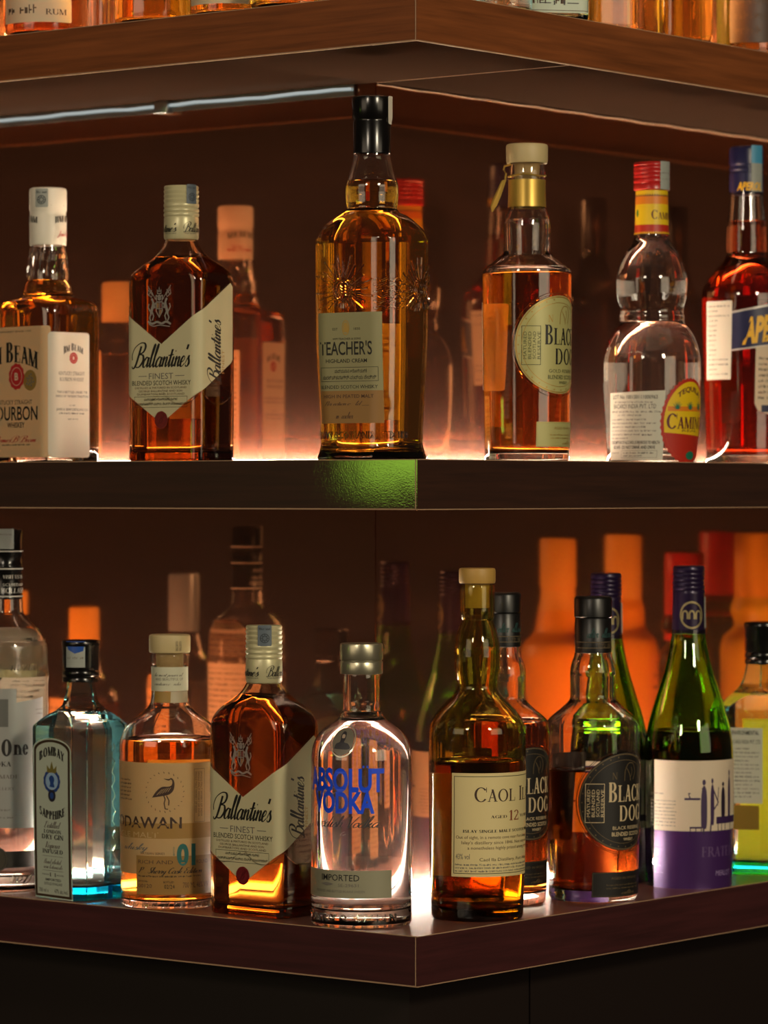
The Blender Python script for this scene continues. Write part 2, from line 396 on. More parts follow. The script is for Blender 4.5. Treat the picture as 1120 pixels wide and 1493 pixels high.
class Flat:
    """flat artwork in (u, v) metres with a material per polygon, later wrapped on a surface"""
    def __init__(s): s.p = []; s.fine = []
    def poly(s, pts, mat, off=.00025, fine=False):
        a = sum(pts[i][0]*pts[(i+1) % len(pts)][1]-pts[(i+1) % len(pts)][0]*pts[i][1] for i in range(len(pts)))
        if abs(a) < 1e-12: return
        if a < 0: pts = pts[::-1]
        (s.fine if fine else s.p).append((pts, mat, off))
    def rect(s, u0, v0, u1, v1, mat, off=.00025, r=0.0, fine=False):
        u0, u1 = min(u0, u1), max(u0, u1); v0, v1 = min(v0, v1), max(v0, v1)
        if r:
            pts = []
            for cx, cy, t0 in ((u1-r, v0+r, -90), (u1-r, v1-r, 0), (u0+r, v1-r, 90), (u0+r, v0+r, 180)):
                for i in range(6): a = radians(t0+18*i); pts.append((cx+r*cos(a), cy+r*sin(a)))
        else: pts = [(u0, v0), (u1, v0), (u1, v1), (u0, v1)]
        s.poly(pts, mat, off, fine)
    def frame(s, u0, v0, u1, v1, w, mat, off=.0004):
        u0, u1 = min(u0, u1), max(u0, u1); v0, v1 = min(v0, v1), max(v0, v1)
        for a in ((u0, v0, u1, v0+w), (u0, v1-w, u1, v1), (u0, v0, u0+w, v1), (u1-w, v0, u1, v1)): s.rect(*a, mat, off)
    def disc(s, u, v, ru, rv, mat, off=.00025, n=40, wave=0, amp=0.0):
        pts = []
        for i in range(n):
            a = 2*pi*i/n; k = 1+(amp*cos(wave*a) if wave else 0)
            pts.append((u+ru*k*cos(a), v+rv*k*sin(a)))
        s.poly(pts, mat, off)
    def ringd(s, u, v, ru, rv, w, mat, off=.0004, a0=0, a1=360, n=48):
        for q in _ell(u, v, ru, rv, w, w, a0, a1, n): s.poly(q, mat, off, True)
    def line(s, pts, w, mat, off=.0004):
        for q in pen(pts, w, w): s.poly(q, mat, off, True)
    def blob(s, pts, mat, off=.0004, n=6):
        s.poly(catmull(list(pts)+[pts[0]], n)[:-1], mat, off)
    def text(s, st, u0, u1, v0, v1, mat, style='sans', bold=0.0, off=.0004, T=.16, t=.055, smallcaps=0, arc=0.0, shear=0.0, rot=0, res=None, keep=False, bend=0.0):
        """fit text into the box u0..u1, v0..v1 (v1 = cap line); arc = rise of the middle (m); rot=90 reads upwards"""
        if res is None: res = 4 if v1-v0 > .008 and not rot else 2
        P = glyphs(st, style, bold, res, T, t, smallcaps)
        if not P: return
        xs = [a for q in P for a, b in q]; x0, x1 = min(xs), max(xs)
        ys = [b for q in P for a, b in q]
        W = (v1-v0) if rot else (u1-u0); Hh = (u1-u0) if rot else (v1-v0)
        sx = W/(x1-x0); sy = Hh/1.0
        if keep: sx = sy
        for q in P:
            o = []
            for a, b in q:
                x = (a-x0)*sx+shear*b*sy; y = b*sy
                if arc:
                    k = (x-W/2)/(W/2); y += arc*(1-k*k); x += -bend*arc*k*(y/Hh)*.0
                if rot: o.append((u1-y if rot == 90 else u0+y, v0+x if rot == 90 else v1-x))
                else: o.append((u0+x, v0+y))
            s.poly(o, mat, off, True)
    def words(s, u0, u1, v, h, mat, seed=0, off=.0004, fill=1.0):
        """one line of print too small to read"""
        rnd = random.Random(seed); u = u0; end = u0+(u1-u0)*fill
        while u < end-h*.8:
            w = h*rnd.uniform(1.2, 4.2); w = min(w, end-u)
            x = u
            while x < u+w-h*.3:
                k = h*rnd.uniform(.35, .6); top = h*rnd.choice((.7, .7, .7, 1.0))
                s.rect(x, v, x+k*.36, v+top, mat, off, fine=True)
                s.rect(x, v+rnd.choice((0, .3, .55))*h, x+k, v+h*.7 if rnd.random() < .2 else v+.18*h+rnd.choice((0, .3, .5))*h, mat, off, fine=True)
                x += k+h*.14
            u += w+h*.45
    def para(s, u0, u1, v1, v0, n, mat, seed=0, fill=.6, off=.0004):
        st = (v1-v0)/n
        for i in range(n): s.words(u0, u1, v1-(i+.8)*st, st*.55, mat, seed+i, off, 1.0 if i < n-1 else fill)

def wrap(name, flat, prof, parent, du=.003, dv=.008, smooth=True):
    """wrap flat artwork on a bottle or cap surface as one mesh"""
    mats, V, FA, FM = [], [], [], []
    idx = {}
    groups = {}
    for fine, lst in ((False, flat.p), (True, flat.fine)):
        for pts, mat, off in lst:
            if mat.name not in idx: idx[mat.name] = len(mats); mats.append(mat)
            groups.setdefault((fine, off), []).append((pts, idx[mat.name]))
    for (fine, off), lst in groups.items():
        bm = bmesh.new()
        for pts, mi in lst:
            try: f = bm.faces.new([bm.verts.new((a, b, 0)) for a, b in pts])
            except ValueError: continue
            f.material_index = mi
        if not fine:
            bm.normal_update()
            bmesh.ops.triangulate(bm, faces=[f for f in bm.faces if len(f.verts) > 4])
            us = [v.co.x for v in bm.verts]; vs = [v.co.y for v in bm.verts]
            for k, lo, hi, st in ((0, min(us), max(us), du), (1, min(vs), max(vs), dv)):
                x = math.floor(lo/st)*st+st
                while x < hi:
                    co = (x, 0, 0) if k == 0 else (0, x, 0); no = (1, 0, 0) if k == 0 else (0, 1, 0)
                    bmesh.ops.bisect_plane(bm, geom=bm.verts[:]+bm.edges[:]+bm.faces[:], plane_co=co, plane_no=no, dist=1e-7)
                    x += st
            bmesh.ops.remove_doubles(bm, verts=bm.verts[:], dist=2e-6)
        bm.verts.index_update()
        b = len(V)
        for v in bm.verts: V.append(prof.sur(v.co.x, v.co.y, off))
        for f in bm.faces: FA.append(tuple(b+v.index for v in f.verts)); FM.append(f.material_index)
        bm.free()
    return link_mesh(name, V, FA, mats, FM, parent, smooth, 60)

def relief(name, lines, prof, parent, mat, w=.0012, h=.0008, sink=.0004):
    """raised ridges of glass along (u, v) polylines"""
    V, FA = [], []
    for pts in lines:
        b = len(V); n = len(pts)
        for i, p in enumerate(pts):
            a = pts[max(i-1, 0)]; c = pts[min(i+1, n-1)]
            dx, dy = c[0]-a[0], c[1]-a[1]; l = hypot(dx, dy) or 1
            nx, ny = -dy/l*w/2, dx/l*w/2
            V += [prof.sur(p[0]+nx, p[1]+ny, -sink), prof.sur(p[0]+nx*.5, p[1]+ny*.5, h*.8), prof.sur(p[0]-nx*.5, p[1]-ny*.5, h*.8), prof.sur(p[0]-nx, p[1]-ny, -sink)]
        for i in range(n-1):
            for k in range(4):
                q = (k+1) % 4
                FA.append((b+4*i+k, b+4*i+4+k, b+4*i+4+q, b+4*i+q))
        FA.append((b, b+1, b+2, b+3)); e = b+4*(n-1); FA.append((e+3, e+2, e+1, e))
    o = link_mesh(name, V, FA, [mat], None, parent, True, 50)
    bm = bmesh.new(); bm.from_mesh(o.data); bmesh.ops.recalc_face_normals(bm, faces=bm.faces[:]); bm.to_mesh(o.data); bm.free()
    return o

def relief_text(name, st, u0, u1, v0, v1, prof, parent, mat, h=.0006, style='sans', bold=.01):
    P = glyphs(st, style, bold, 1)
    xs = [a for q in P for a, b in q]; x0, x1 = min(xs), max(xs); sx = (u1-u0)/(x1-x0); sy = v1-v0
    bm = bmesh.new()
    for q in P:
        try: bm.faces.new([bm.verts.new(((a-x0)*sx+u0, b*sy+v0, 0)) for a, b in q])
        except ValueError: pass
    bmesh.ops.remove_doubles(bm, verts=bm.verts[:], dist=1e-6)
    r = bmesh.ops.extrude_face_region(bm, geom=bm.faces[:], use_keep_orig=True)
    top = {v for v in r['geom'] if isinstance(v, bmesh.types.BMVert)}
    for v in bm.verts:
        v.co = prof.sur(v.co.x, v.co.y, h if v in top else -.0003)
    bmesh.ops.recalc_face_normals(bm, faces=bm.faces[:])
    me = bpy.data.meshes.new(name); bm.to_mesh(me); bm.free(); me.materials.append(mat)
    o = bpy.data.objects.new(name, me); COL.objects.link(o); o.parent = parent
    return o
# ------------------------------------------------------------------ bottles
CLEAR = glass('clear_glass', 1.5, (.93, .96, .93), .05)

class Bottle:
    """rows: (image row, half width in px, depth/width, corner/half width), measured on the photo, turned into metres at the bottle's own distance"""
    def __init__(s, name, label, cat, group, side, px, t, yaw, shelf, rows, gl=None, liquid=None, level=None, th=.0035, tb=.010, chamf=False, punt=.0):
        k = (px-HX)/F
        ax, ay, bx, by = (Lx, Ly, Rx, Ry) if side == 'L' else (Rx, Ry, Lx, Ly)
        ss = (k*(C[1]+t*by)-C[0]-t*bx)/(ax-k*ay)
        x, y = C[0]+ss*ax+t*bx, C[1]+ss*ay+t*by
        s.px, s.Y, s.m, s.zs = px, y, y/F, shelf
        s.x = x
        s.rel = radians(yaw)                       # turn against the line of sight, + = front to the left
        s.rot = -(s.rel-math.atan(k))
        s.root = tag(empty(name, (x, y, shelf), s.rot), label, cat, group)
        out = []
        ca, sa = abs(cos(s.rel)), abs(sin(s.rel))
        for (yy, w, q, rho) in rows:
            hx = w*s.m/((1-rho)*ca+(q-rho)*sa+rho)
            out.append((s.z(yy), hx, hx*q, hx*rho))
        out.sort(); z0, a, b, c = out[0]
        out[0] = (0.0, a, b, c)
        out = [r for i, r in enumerate(out) if i == 0 or r[0] > .0005]
        s.top = out[-1][0]
        s.p = Prof(out, chamf)
        s.gl = gl or CLEAR
        zs = [0.0]
        n = int(s.top/.003); zs = sorted(set([i*s.top/n for i in range(n+1)]+[r[0] for r in out]))
        zz = [zs[0]]
        for q in zs[1:]:
            if q-zz[-1] > .0008: zz.append(q)
        zs = zz; zs[-1] = s.top
        e = .0022                                   # rounded foot
        R = [s.p.ring(0, .012, punt*.6), s.p.ring(0, .006, punt*.15), s.p.ring(0, e, 0), s.p.ring(0, e*.3, e*.3), s.p.ring(0, 0, e)]
        R += [s.p.ring(q) for q in zs if q > e*1.3]
        s.th = th
        inn = [q for q in zs if q > tb+.005]
        R += [s.p.ring(q, min(th, th*.8 if q > s.top*.8 else th)) for q in reversed(inn)]
        R += [s.p.ring(tb+.004, th+.0008, tb+.003), s.p.ring(tb+.003, th+.003, tb+.001), s.p.ring(tb+.002, th+.007, tb+.0002)]
        v, f = skin(R, punt, tb+.0002+punt*.3)
        s.glass = link_mesh('glass_body', v, f, [s.gl], parent=s.root, sharp=32)
        s.tb = tb; s.inn = inn
        if liquid:
            zt = s.z(level); o = .00025
            L = [s.p.ring(tb+.002, th+.007-o, tb+.0002-o), s.p.ring(tb+.003, th+.003-o, tb+.001-o), s.p.ring(tb+.004, th+.0008-o, tb+.003-o)]
            L += [s.p.ring(q, min(th, th*.8 if q > s.top*.8 else th)-o) for q in inn if q < zt-.001]
            thl = (th*.8 if zt > s.top*.8 else th)
            L += [s.p.ring(zt, thl-o, zt), s.p.ring(zt, thl+.0012, zt-.0008)]
            v, f = skin(L, tb+.0002-o+punt*.3, zt-.0008)
            s.liq = link_mesh('liquid', v, f, [liquid], parent=s.root, sharp=32)
    def z(s, y): return CZ+(HY-y)*s.m-s.zs
    def proj(s, u, z, prof=None):
        p = (prof or s.p).sur(u, z); c, d = cos(s.rot), sin(s.rot)
        X, Y = s.x+c*p.x-d*p.y, s.Y+d*p.x+c*p.y
        return HX+F*X/Y
    def u(s, px, y, prof=None):
        """arc length on the surface under image column px at row y"""
        z = s.z(y); p = prof or s.p
        hx, hy, r = p.at(z)
        h = p.half(z)
        best = None
        # visible stretch: scan, keep the run of growing columns around the side facing us
        us = [-.99*h*.5+i*h*.99/160 for i in range(161)]
        sh = s.rel/(pi)*h*.5
        us = [q+sh for q in us]
        xs = [s.proj(q, z, p) for q in us]
        lo, hi = xs.index(min(xs)), xs.index(max(xs))
        if px <= xs[lo]: return us[lo]
        if px >= xs[hi]: return us[hi]
        for i in range(lo, hi):
            if xs[i] <= px <= xs[i+1]:
                return us[i]+(us[i+1]-us[i])*(px-xs[i])/max(xs[i+1]-xs[i], 1e-9)
        return us[hi]
    def lathe(s, name, prof, mat, parent=None, n=48, closed=True, mats=None, sharp=40):
        """closed turned part: prof = (image row, half width px[, material index])"""
        rows = [(s.z(q[0]), q[1]*s.m, q[2] if len(q) > 2 else 0) for q in prof]
        if rows[0][0] > rows[-1][0]: rows = rows[::-1]
        R = [[(r*cos(2*pi*i/n), r*sin(2*pi*i/n), z) for i in range(n)] for z, r, _ in rows]
        v, f = skin(R, rows[0][0], rows[-1][0])
        fm = []
        for i in range(len(R)-1): fm += [rows[i+1][2]]*n
        fm += [0]*n+[rows[-1][2]]*n
        o = link_mesh(name, v, f, mats or [mat], fm, parent or s.root, sharp=sharp)
        if name in ('cap', 'screw_cap'): s.cap = o
        return o
    def cprof(s, rows):
        """smooth surface profile round a cap or neck, for stickers"""
        return Prof([(s.z(y), w*s.m, w*s.m, w*s.m) for y, w in rows])
    def art(s, name, flat, prof=None, parent=None):
        if parent is None:
            parent = s.cap if name in ('tax_strip', 'cap_print') else s.lab if name in ('wax_seal',) else s.root
        o = wrap(name, flat, prof or s.p, parent)
        if name == 'label': s.lab = o
        return o
    def back(s, y0, y1, hw, mat, ink, seed=3, logo=None):
        """paper label on the side turned to the wall"""
        f = Flat(); h = s.p.half(s.z((y0+y1)/2))
        f.rect(h-hw, s.z(y1), h+hw, s.z(y0), mat, r=.002)
        f.para(h-hw*.85, h+hw*.85, s.z(y0)-.006, s.z(y1)+.004, max(4, int((y1-y0)/9)), ink, seed)
        if logo: logo(f, h, s.z(y0), s.z(y1))
        return s.art('back_label', f)
    def stamp(s, px0, px1, y0, y1, prof, col, over=None):
        """tax strip pasted over the closure"""
        f = Flat(); u0, u1 = s.u(px0, (y0+y1)/2, prof), s.u(px1, (y0+y1)/2, prof)
        f.rect(u0, s.z(y1), u1, s.z(y0), col, .0003, r=.0012)
        w = u1-u0; um = (u0+u1)/2; vm = s.z(y1)+w*.55
        ink = paint('strip_ink', (45, 55, 62), .6)
        f.ringd(um, vm, w*.34, w*.34, w*.06, ink, .0005); f.ringd(um, vm, w*.2, w*.2, w*.04, ink, .0005)
        for k in range(8):
            a = k*pi/4; f.line([(um+w*.1*cos(a), vm+w*.1*sin(a)), (um+w*.3*cos(a), vm+w*.3*sin(a))], w*.05, ink, .0005)
        f.words(u0+w*.1, u1-w*.1, s.z(y0)-w*.35, w*.2, ink, 4, .0005)
        return s.art('tax_strip', f, prof)

def arc_cols(yaw): return yaw
# ------------------------------------------------------------------ shelves, walls, lights
m_wall = laminate('smoked_panel', (62, 31, 19), rough=.045, gloss=.3, tint=(.78, .32, .14), mirror=.55, bump=.012, scale=(2, 2, 14), vary=.25, bscale=5)
m_top = laminate('brown_laminate', (120, 66, 31), rough=.12, gloss=.35, bump=.02, scale=(2, 2, 50))
m_mid = laminate('dark_laminate', (50, 26, 14), rough=.03, mirror=.05, gloss=.9, bump=.03, scale=(2, 2, 50), spots=.045)
m_low = laminate('wine_dark_laminate', (62, 26, 27), rough=.06, gloss=.8, bump=.03, scale=(2, 2, 40), spots=.03)
def matte(name, rgb, g=.04, rough=.12):
    m, nt, out = newmat(name)
    d = nt.nodes.new('ShaderNodeBsdfDiffuse'); d.inputs['Color'].default_value = lin(rgb)
    q = nt.nodes.new('ShaderNodeBsdfGlossy'); q.inputs['Roughness'].default_value = rough; q.inputs['Color'].default_value = (.8, .62, .5, 1)
    mx = nt.nodes.new('ShaderNodeMixShader'); mx.inputs[0].default_value = g
    tc = nt.nodes.new('ShaderNodeTexCoord'); n = nt.nodes.new('ShaderNodeTexNoise'); n.inputs['Scale'].default_value = 9
    nt.links.new(tc.outputs['Object'], n.inputs['Vector'])
    bp = nt.nodes.new('ShaderNodeBump'); bp.inputs['Strength'].default_value = .03; bp.inputs['Distance'].default_value = .004
    nt.links.new(n.outputs['Fac'], bp.inputs['Height']); nt.links.new(bp.outputs['Normal'], q.inputs['Normal'])
    nt.links.new(d.outputs[0], mx.inputs[1]); nt.links.new(q.outputs[0], mx.inputs[2]); nt.links.new(mx.outputs[0], out.inputs['Surface'])
    MATS[name] = m
    return m
m_under = matte('under_laminate', (40, 28, 21))
m_shelf = laminate('shelf_face', (118, 70, 56), rough=.16, gloss=.6, bump=.01, vary=.15)
m_edge = paint('worn_edge', (168, 136, 108), .45)
m_alu = paint('aluminium', (196, 204, 204), .28, 1.0)
m_cab = paint('cabinet_black', (24, 14, 10), .5)
m_floor = laminate('floor_boards', (48, 34, 26), rough=.3, gloss=.3, bump=.02)

def shelf(name, label, zt, face, top):
    root = tag(empty(name, (C[0], C[1], zt-TK)), label, 'shelf', 'bar shelves wrapped round the corner')
    def loc(p): return [(x-C[0], y-C[1]) for x, y in p]
    e = .0016
    B1 = loc([PL(0, 0), PL(1.7, 0), PL(1.7, DEP), PL(DEP, DEP), PL(0, DEP)])
    B2 = loc([PR(DEP, 0), PR(1.7, 0), PR(1.7, DEP), PR(DEP, DEP)])
    def board(poly):
        o = prism('board', poly, .0, TK, m_under, root)
        o.data.materials.append(top)
        for p in o.data.polygons:
            if p.normal.z > .5: p.material_index = 1
        return o
    board(B1); board([(x, y) for x, y in B2])
    g = .0007
    prism('front_edge', loc([PL(g, -e), PL(1.7, -e), PL(1.7, -.00005), PL(g, -.00005)]), .0012, TK-.0006, face, root)
    prism('front_edge', loc([PR(-e, -e), PR(1.7, -e), PR(1.7, -.00005), PR(-e, -.00005)]), .0008, TK-.0006, face, root)
    # pale worn seams where the facing meets the board
    prism('edge_trim', loc([PL(g, -e-.0002), PL(1.7, -e-.0002), PL(1.7, .0006), PL(g, .0006)]), -.0004, .0010, m_edge, root)
    prism('edge_trim', loc([PR(-e, -e-.0002), PR(1.7, -e-.0002), PR(1.7, .0006), PR(-e, .0006)]), -.0004, .0006, m_edge, root)
    prism('edge_trim', loc([PL(g, -e+.0004), PL(1.7, -e+.0004), PL(1.7, .0), PL(g, .0)]), TK-.0006, TK+.0002, m_edge, root)
    prism('edge_trim', loc([PR(-e, -e+.0004), PR(1.7, -e+.0004), PR(1.7, .0), PR(-e, .0)]), TK-.0006, TK+.0002, m_edge, root)
    prism('corner_seam', loc([PL(-.0001, -e-.0004), PL(g, -e-.0004), PL(g, -.0002), PL(-.0001, -.0002)]), .001, TK-.001, m_edge, root)
    # open seam in the underside between the two boards
    prism('board_seam', loc([PR(DEP-.0006, .001), PR(DEP+.0006, .001), PR(DEP+.0006, DEP-.002), PR(DEP-.0006, DEP-.002)]), -.0004, .0002, m_edge, root)
    return root
shelf('corner_shelf', 'brown laminate corner shelf along the top of the picture, under the orange-lit bottle bases', ZT, m_top, m_shelf)
shelf('corner_shelf', 'dark glossy corner shelf in the middle with a green reflection at its corner', ZM, m_mid, m_shelf)
shelf('corner_shelf', 'wine-dark corner shelf at the bottom, its top visible below the lowest bottles', ZB, m_low, m_shelf)

w = .02
tag(prism('wall_left', [PL(DEP, DEP+.001), PL(2.2, DEP+.001), PL(2.2, DEP+w), PL(DEP+w, DEP+w)], 0, 2.7, m_wall), kind='structure')
tag(prism('wall_right', [PR(DEP, DEP+.001), PR(2.2, DEP+.001), PR(2.2, DEP+w), PR(DEP+w, DEP+w)], 0, 2.7, m_wall), kind='structure')
tag(prism('floor', [(-3, -2), (3, -2), (3, 7), (-3, 7)], -.05, 0, m_floor), kind='structure')
def cabinet(run, lab):
    P = PL if run == 'L' else PR
    o = P(.9, .15)
    r = tag(empty('bar_cabinet', (o[0], o[1], 0)), lab, 'cabinet', 'cabinets under the shelves')
    q = lambda p: [(x-o[0], y-o[1]) for x, y in p]
    s0 = .05 if run == 'L' else DEP+.002
    prism('cabinet_body', q([P(s0, .052), P(1.7, .052), P(1.7, DEP-.001), P(s0 if run == 'R' else DEP, DEP-.001)]+([P(.052, DEP-.001)] if run == 'L' else [])), .0, ZB-TK-.002, m_cab, r)
    prism('kick_board', q([P(s0, .047), P(1.7, .047), P(1.7, .0515), P(s0, .0515)]), .0, .1, m_floor, r)
cabinet('L', 'black cabinet in the dark recess under the left run of the lowest shelf')
cabinet('R', 'black cabinet in the dark recess under the right run of the lowest shelf')

# LED strips along the foot of the panels
e_low = emit('led_white', (1.0, .90, .74), 210)
e_mid = emit('led_warm', (1.0, .78, .56), 210)
e_top = emit('led_amber', (1.0, .48, .13), 1500)
m_chan = paint('led_channel', (190, 185, 175), .4)
def led(lab, zt, em, run):
    P = PL if run == 'L' else PR
    o = P(DEP+.06, DEP-.008)
    root = tag(empty('led_strip', (o[0], o[1], zt)), lab, 'LED strip', 'LED strips along the back of the shelves')
    lc = lambda p: [(x-o[0], y-o[1]) for x, y in p]
    s0 = DEP+.002
    prism('channel', lc([P(s0, DEP-.016), P(1.7, DEP-.016), P(1.7, DEP-.0005), P(s0, DEP-.0005)]), .0003, .0012, m_chan, root)
    prism('diffuser', lc([P(s0, DEP-.014), P(1.7, DEP-.014), P(1.7, DEP-.003), P(s0, DEP-.003)]), .0012, .0062 if zt == ZB else .0026, em, root)
led('white LED strip on the lowest shelf at the foot of the left wall panel', ZB, e_low, 'L')
led('white LED strip on the lowest shelf at the foot of the right wall panel', ZB, e_low, 'R')
led('warm LED strip on the middle shelf at the foot of the left wall panel', ZM, e_mid, 'L')
led('warm LED strip on the middle shelf at the foot of the right wall panel', ZM, e_mid, 'R')
led('amber LED strip on the top shelf behind the left-hand bottle bases', ZT, e_top, 'L')
led('amber LED strip on the top shelf behind the right-hand bottle bases', ZT, e_top, 'R')

# cool metal trim under the top shelf, left run, with one bracket; its pale line has an added glow
o = PL(DEP+.05, DEP-.006)
tr = tag(empty('metal_trim', (o[0], o[1], ZT-TK-.008)), 'silvery trim strip with faintly glowing line under the top shelf along the left wall panel', 'trim strip')
lc = lambda p: [(x-o[0], y-o[1]) for x, y in p]
e_trim = emit('trim_glow', (.88, .96, .93), .4)  # weak emission that keeps the trim line pale
def tube(name, pts, r, mat, parent, n=10):
    V, FA = [], []
    for i, p in enumerate(pts):
        a = Vector(pts[max(i-1, 0)]); b = Vector(pts[min(i+1, len(pts)-1)]); d = (b-a).normalized()
        s1 = d.cross(Vector((0, 0, 1))).normalized() if abs(d.z) < .95 else Vector((1, 0, 0)); s2 = s1.cross(d)
        for k in range(n):
            t = 2*pi*k/n; V.append(Vector(p)+s1*r*cos(t)+s2*r*sin(t))
    for i in range(len(pts)-1):
        for k in range(n):
            q = (k+1) % n; FA.append((i*n+k, i*n+q, (i+1)*n+q, (i+1)*n+k))
    FA += [tuple(range(n-1, -1, -1)), tuple((len(pts)-1)*n+k for k in range(n))]
    return link_mesh(name, V, FA, [mat], None, parent)
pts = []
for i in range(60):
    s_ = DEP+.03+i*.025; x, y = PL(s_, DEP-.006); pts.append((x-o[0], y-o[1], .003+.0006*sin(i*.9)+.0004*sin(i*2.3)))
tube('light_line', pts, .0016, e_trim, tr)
prism('rail', lc([PL(DEP+.028, DEP-.003), PL(1.7, DEP-.003), PL(1.7, DEP-.0005), PL(DEP+.028, DEP-.0005)]), -.004, .008, m_alu, tr)
prism('bracket', lc([PL(DEP+.29, DEP-.012), PL(DEP+.31, DEP-.012), PL(DEP+.31, DEP-.0005), PL(DEP+.29, DEP-.0005)]), -.006, .0078, m_alu, tr, .001)
o = PR(DEP+.05, DEP-.004)
tr2 = tag(empty('sealant_bead', (o[0], o[1], ZT-TK-.004)), 'thin pale sealant line under the top shelf along the right wall panel', 'sealant')
pts = []
for i in range(60):
    x, y = PR(DEP+.002+i*.024, DEP-.001); pts.append((x-o[0], y-o[1], .0022+.0005*sin(i*1.7)))
tube('bead', pts, .0011, m_edge, tr2, 6)

# ------------------------------------------------------------------ light of the room, with added soft fills
def area(name, loc, aim, size, rgb, watts, sizey=None):
    l = bpy.data.lights.new(name, 'AREA'); l.energy = watts; l.color = rgb; l.size = size
    if sizey: l.shape = 'RECTANGLE'; l.size_y = sizey
    o = bpy.data.objects.new(name, l); COL.objects.link(o); o.location = loc
    o.rotation_euler = (Vector(aim)-Vector(loc)).to_track_quat('-Z', 'Y').to_euler()
    return o
area('bar_ceiling_lamp', (2.0, .3, 2.75), (.1, 3.6, 1.35), .45, (1.0, .86, .62), 60)
area('hall_lamp', (-1.7, .0, 2.75), (0, 3.6, 1.3), .45, (1.0, .84, .64), 26)
area('soft_fill', (2.9, .9, 1.9), (.1, 3.6, 1.4), 2.0, (1.0, .82, .56), 17, 1.5)  # unseen soft area light, added to brighten the liquids and glass
area('soft_fill', (-2.7, 1.1, 1.9), (0, 3.6, 1.4), 1.8, (1.0, .78, .54), 12, 1.4)  # second added fill, on the left, giving the bottles light to refract
area('green_wall_lamp', (-2.35, 2.87, 1.475), (.0, 3.5, 1.445), .26, (.42, .80, .06), .34, .09)
w = bpy.data.worlds.new('room_air'); S.world = w; w.use_nodes = True
w.node_tree.nodes['Background'].inputs[0].default_value = (.030, .020, .014, 1)
w.node_tree.nodes['Background'].inputs[1].default_value = 1.0

# ------------------------------------------------------------------ camera
cam = bpy.data.cameras.new('camera'); co = bpy.data.objects.new('camera', cam); COL.objects.link(co)
co.location = (0, 0, CZ); co.rotation_euler = (pi/2, 0, 0)
cam.sensor_fit = 'HORIZONTAL'; cam.sensor_width = 36; cam.lens = 36*F/1120
cam.shift_y = -(746.5-HY)/1120
cam.clip_start = .05
cam.dof.use_dof = True; cam.dof.focus_distance = 3.58; cam.dof.aperture_fstop = cam.lens/20.0
S.camera = co
S.view_settings.view_transform = 'Standard'; S.view_settings.look = 'None'
S.view_settings.gamma = 1; S.view_settings.use_curve_mapping = False; S.view_settings.exposure = .14
cy = S.cycles
cy.max_bounces = 28; cy.transmission_bounces = 26; cy.glossy_bounces = 10; cy.diffuse_bounces = 3; cy.transparent_max_bounces = 8
cy.sample_clamp_indirect = 6; cy.blur_glossy = .4
# ------------------------------------------------------------------ inks, papers
K = paint('black_ink', (22, 20, 18), .5)
GREY = paint('grey_ink', (110, 106, 98), .6)
BROWN = paint('brown_ink', (84, 58, 40), .6)
RED = paint('seal_red', (176, 32, 34), .5)
WAX = paint('wax_red', (112, 26, 30), .35)
GOLD = paint('gold_ink', (176, 142, 74), .35, .5)
BLUE = paint('cobalt_ink', (10, 72, 230), .4)
WHITE = paint('white_paper', (232, 226, 210), .55, trans=.25)
CREAM = paint('cream_paper', (228, 212, 180), .55, trans=.30)
SAGE = paint('pale_khaki_paper', (206, 200, 160), .5, trans=.12)
CAPWHITE = paint('white_cap', (226, 220, 204), .4)
CAPKHAKI = paint('khaki_cap', (196, 190, 150), .35, .2)
CAPBLACK = paint('black_cap', (9, 9, 9), .2)
CAPSATIN = paint('black_satin_cap', (11, 11, 11), .35)
CORK = paint('cork_tan', (190, 158, 100), .6, noise=.3)
BEIGE = paint('beige_stopper', (188, 170, 124), .5)
STRIP = paint('tax_strip_grey', (150, 156, 150), .5)
STRIPB = paint('tax_strip_blue', (60, 96, 124), .45)
STRIPD = paint('tax_strip_slate', (86, 98, 108), .5)
BACKP = paint('back_paper', (226, 206, 176), .6, trans=.25)
WATER = glass('clear_spirit', 1.355)
JIM = glass('bourbon', 1.36, (.97, .44, .03))
BAL = glass('dark_whisky', 1.36, (.52, .14, .012))
TEA = glass('gold_whisky', 1.36, (.99, .48, .03))
BDG = glass('red_amber_whisky', 1.36, (.92, .30, .03))
APE = glass('red_aperitif', 1.36, (.96, .07, .012))

def rosette(f, u, v, r, mat=RED, letter='B', ink=None):
    f.disc(u, v, r, r*1.08, mat, .0004, 44, 11, .045)
    f.ringd(u, v, r*.72, r*.76, r*.05, ink or CREAM, .0005)
    f.text(letter, u-r*.24, u+r*.24, v-r*.3, v+r*.3, ink or CREAM, 'sans', .03, .0006)

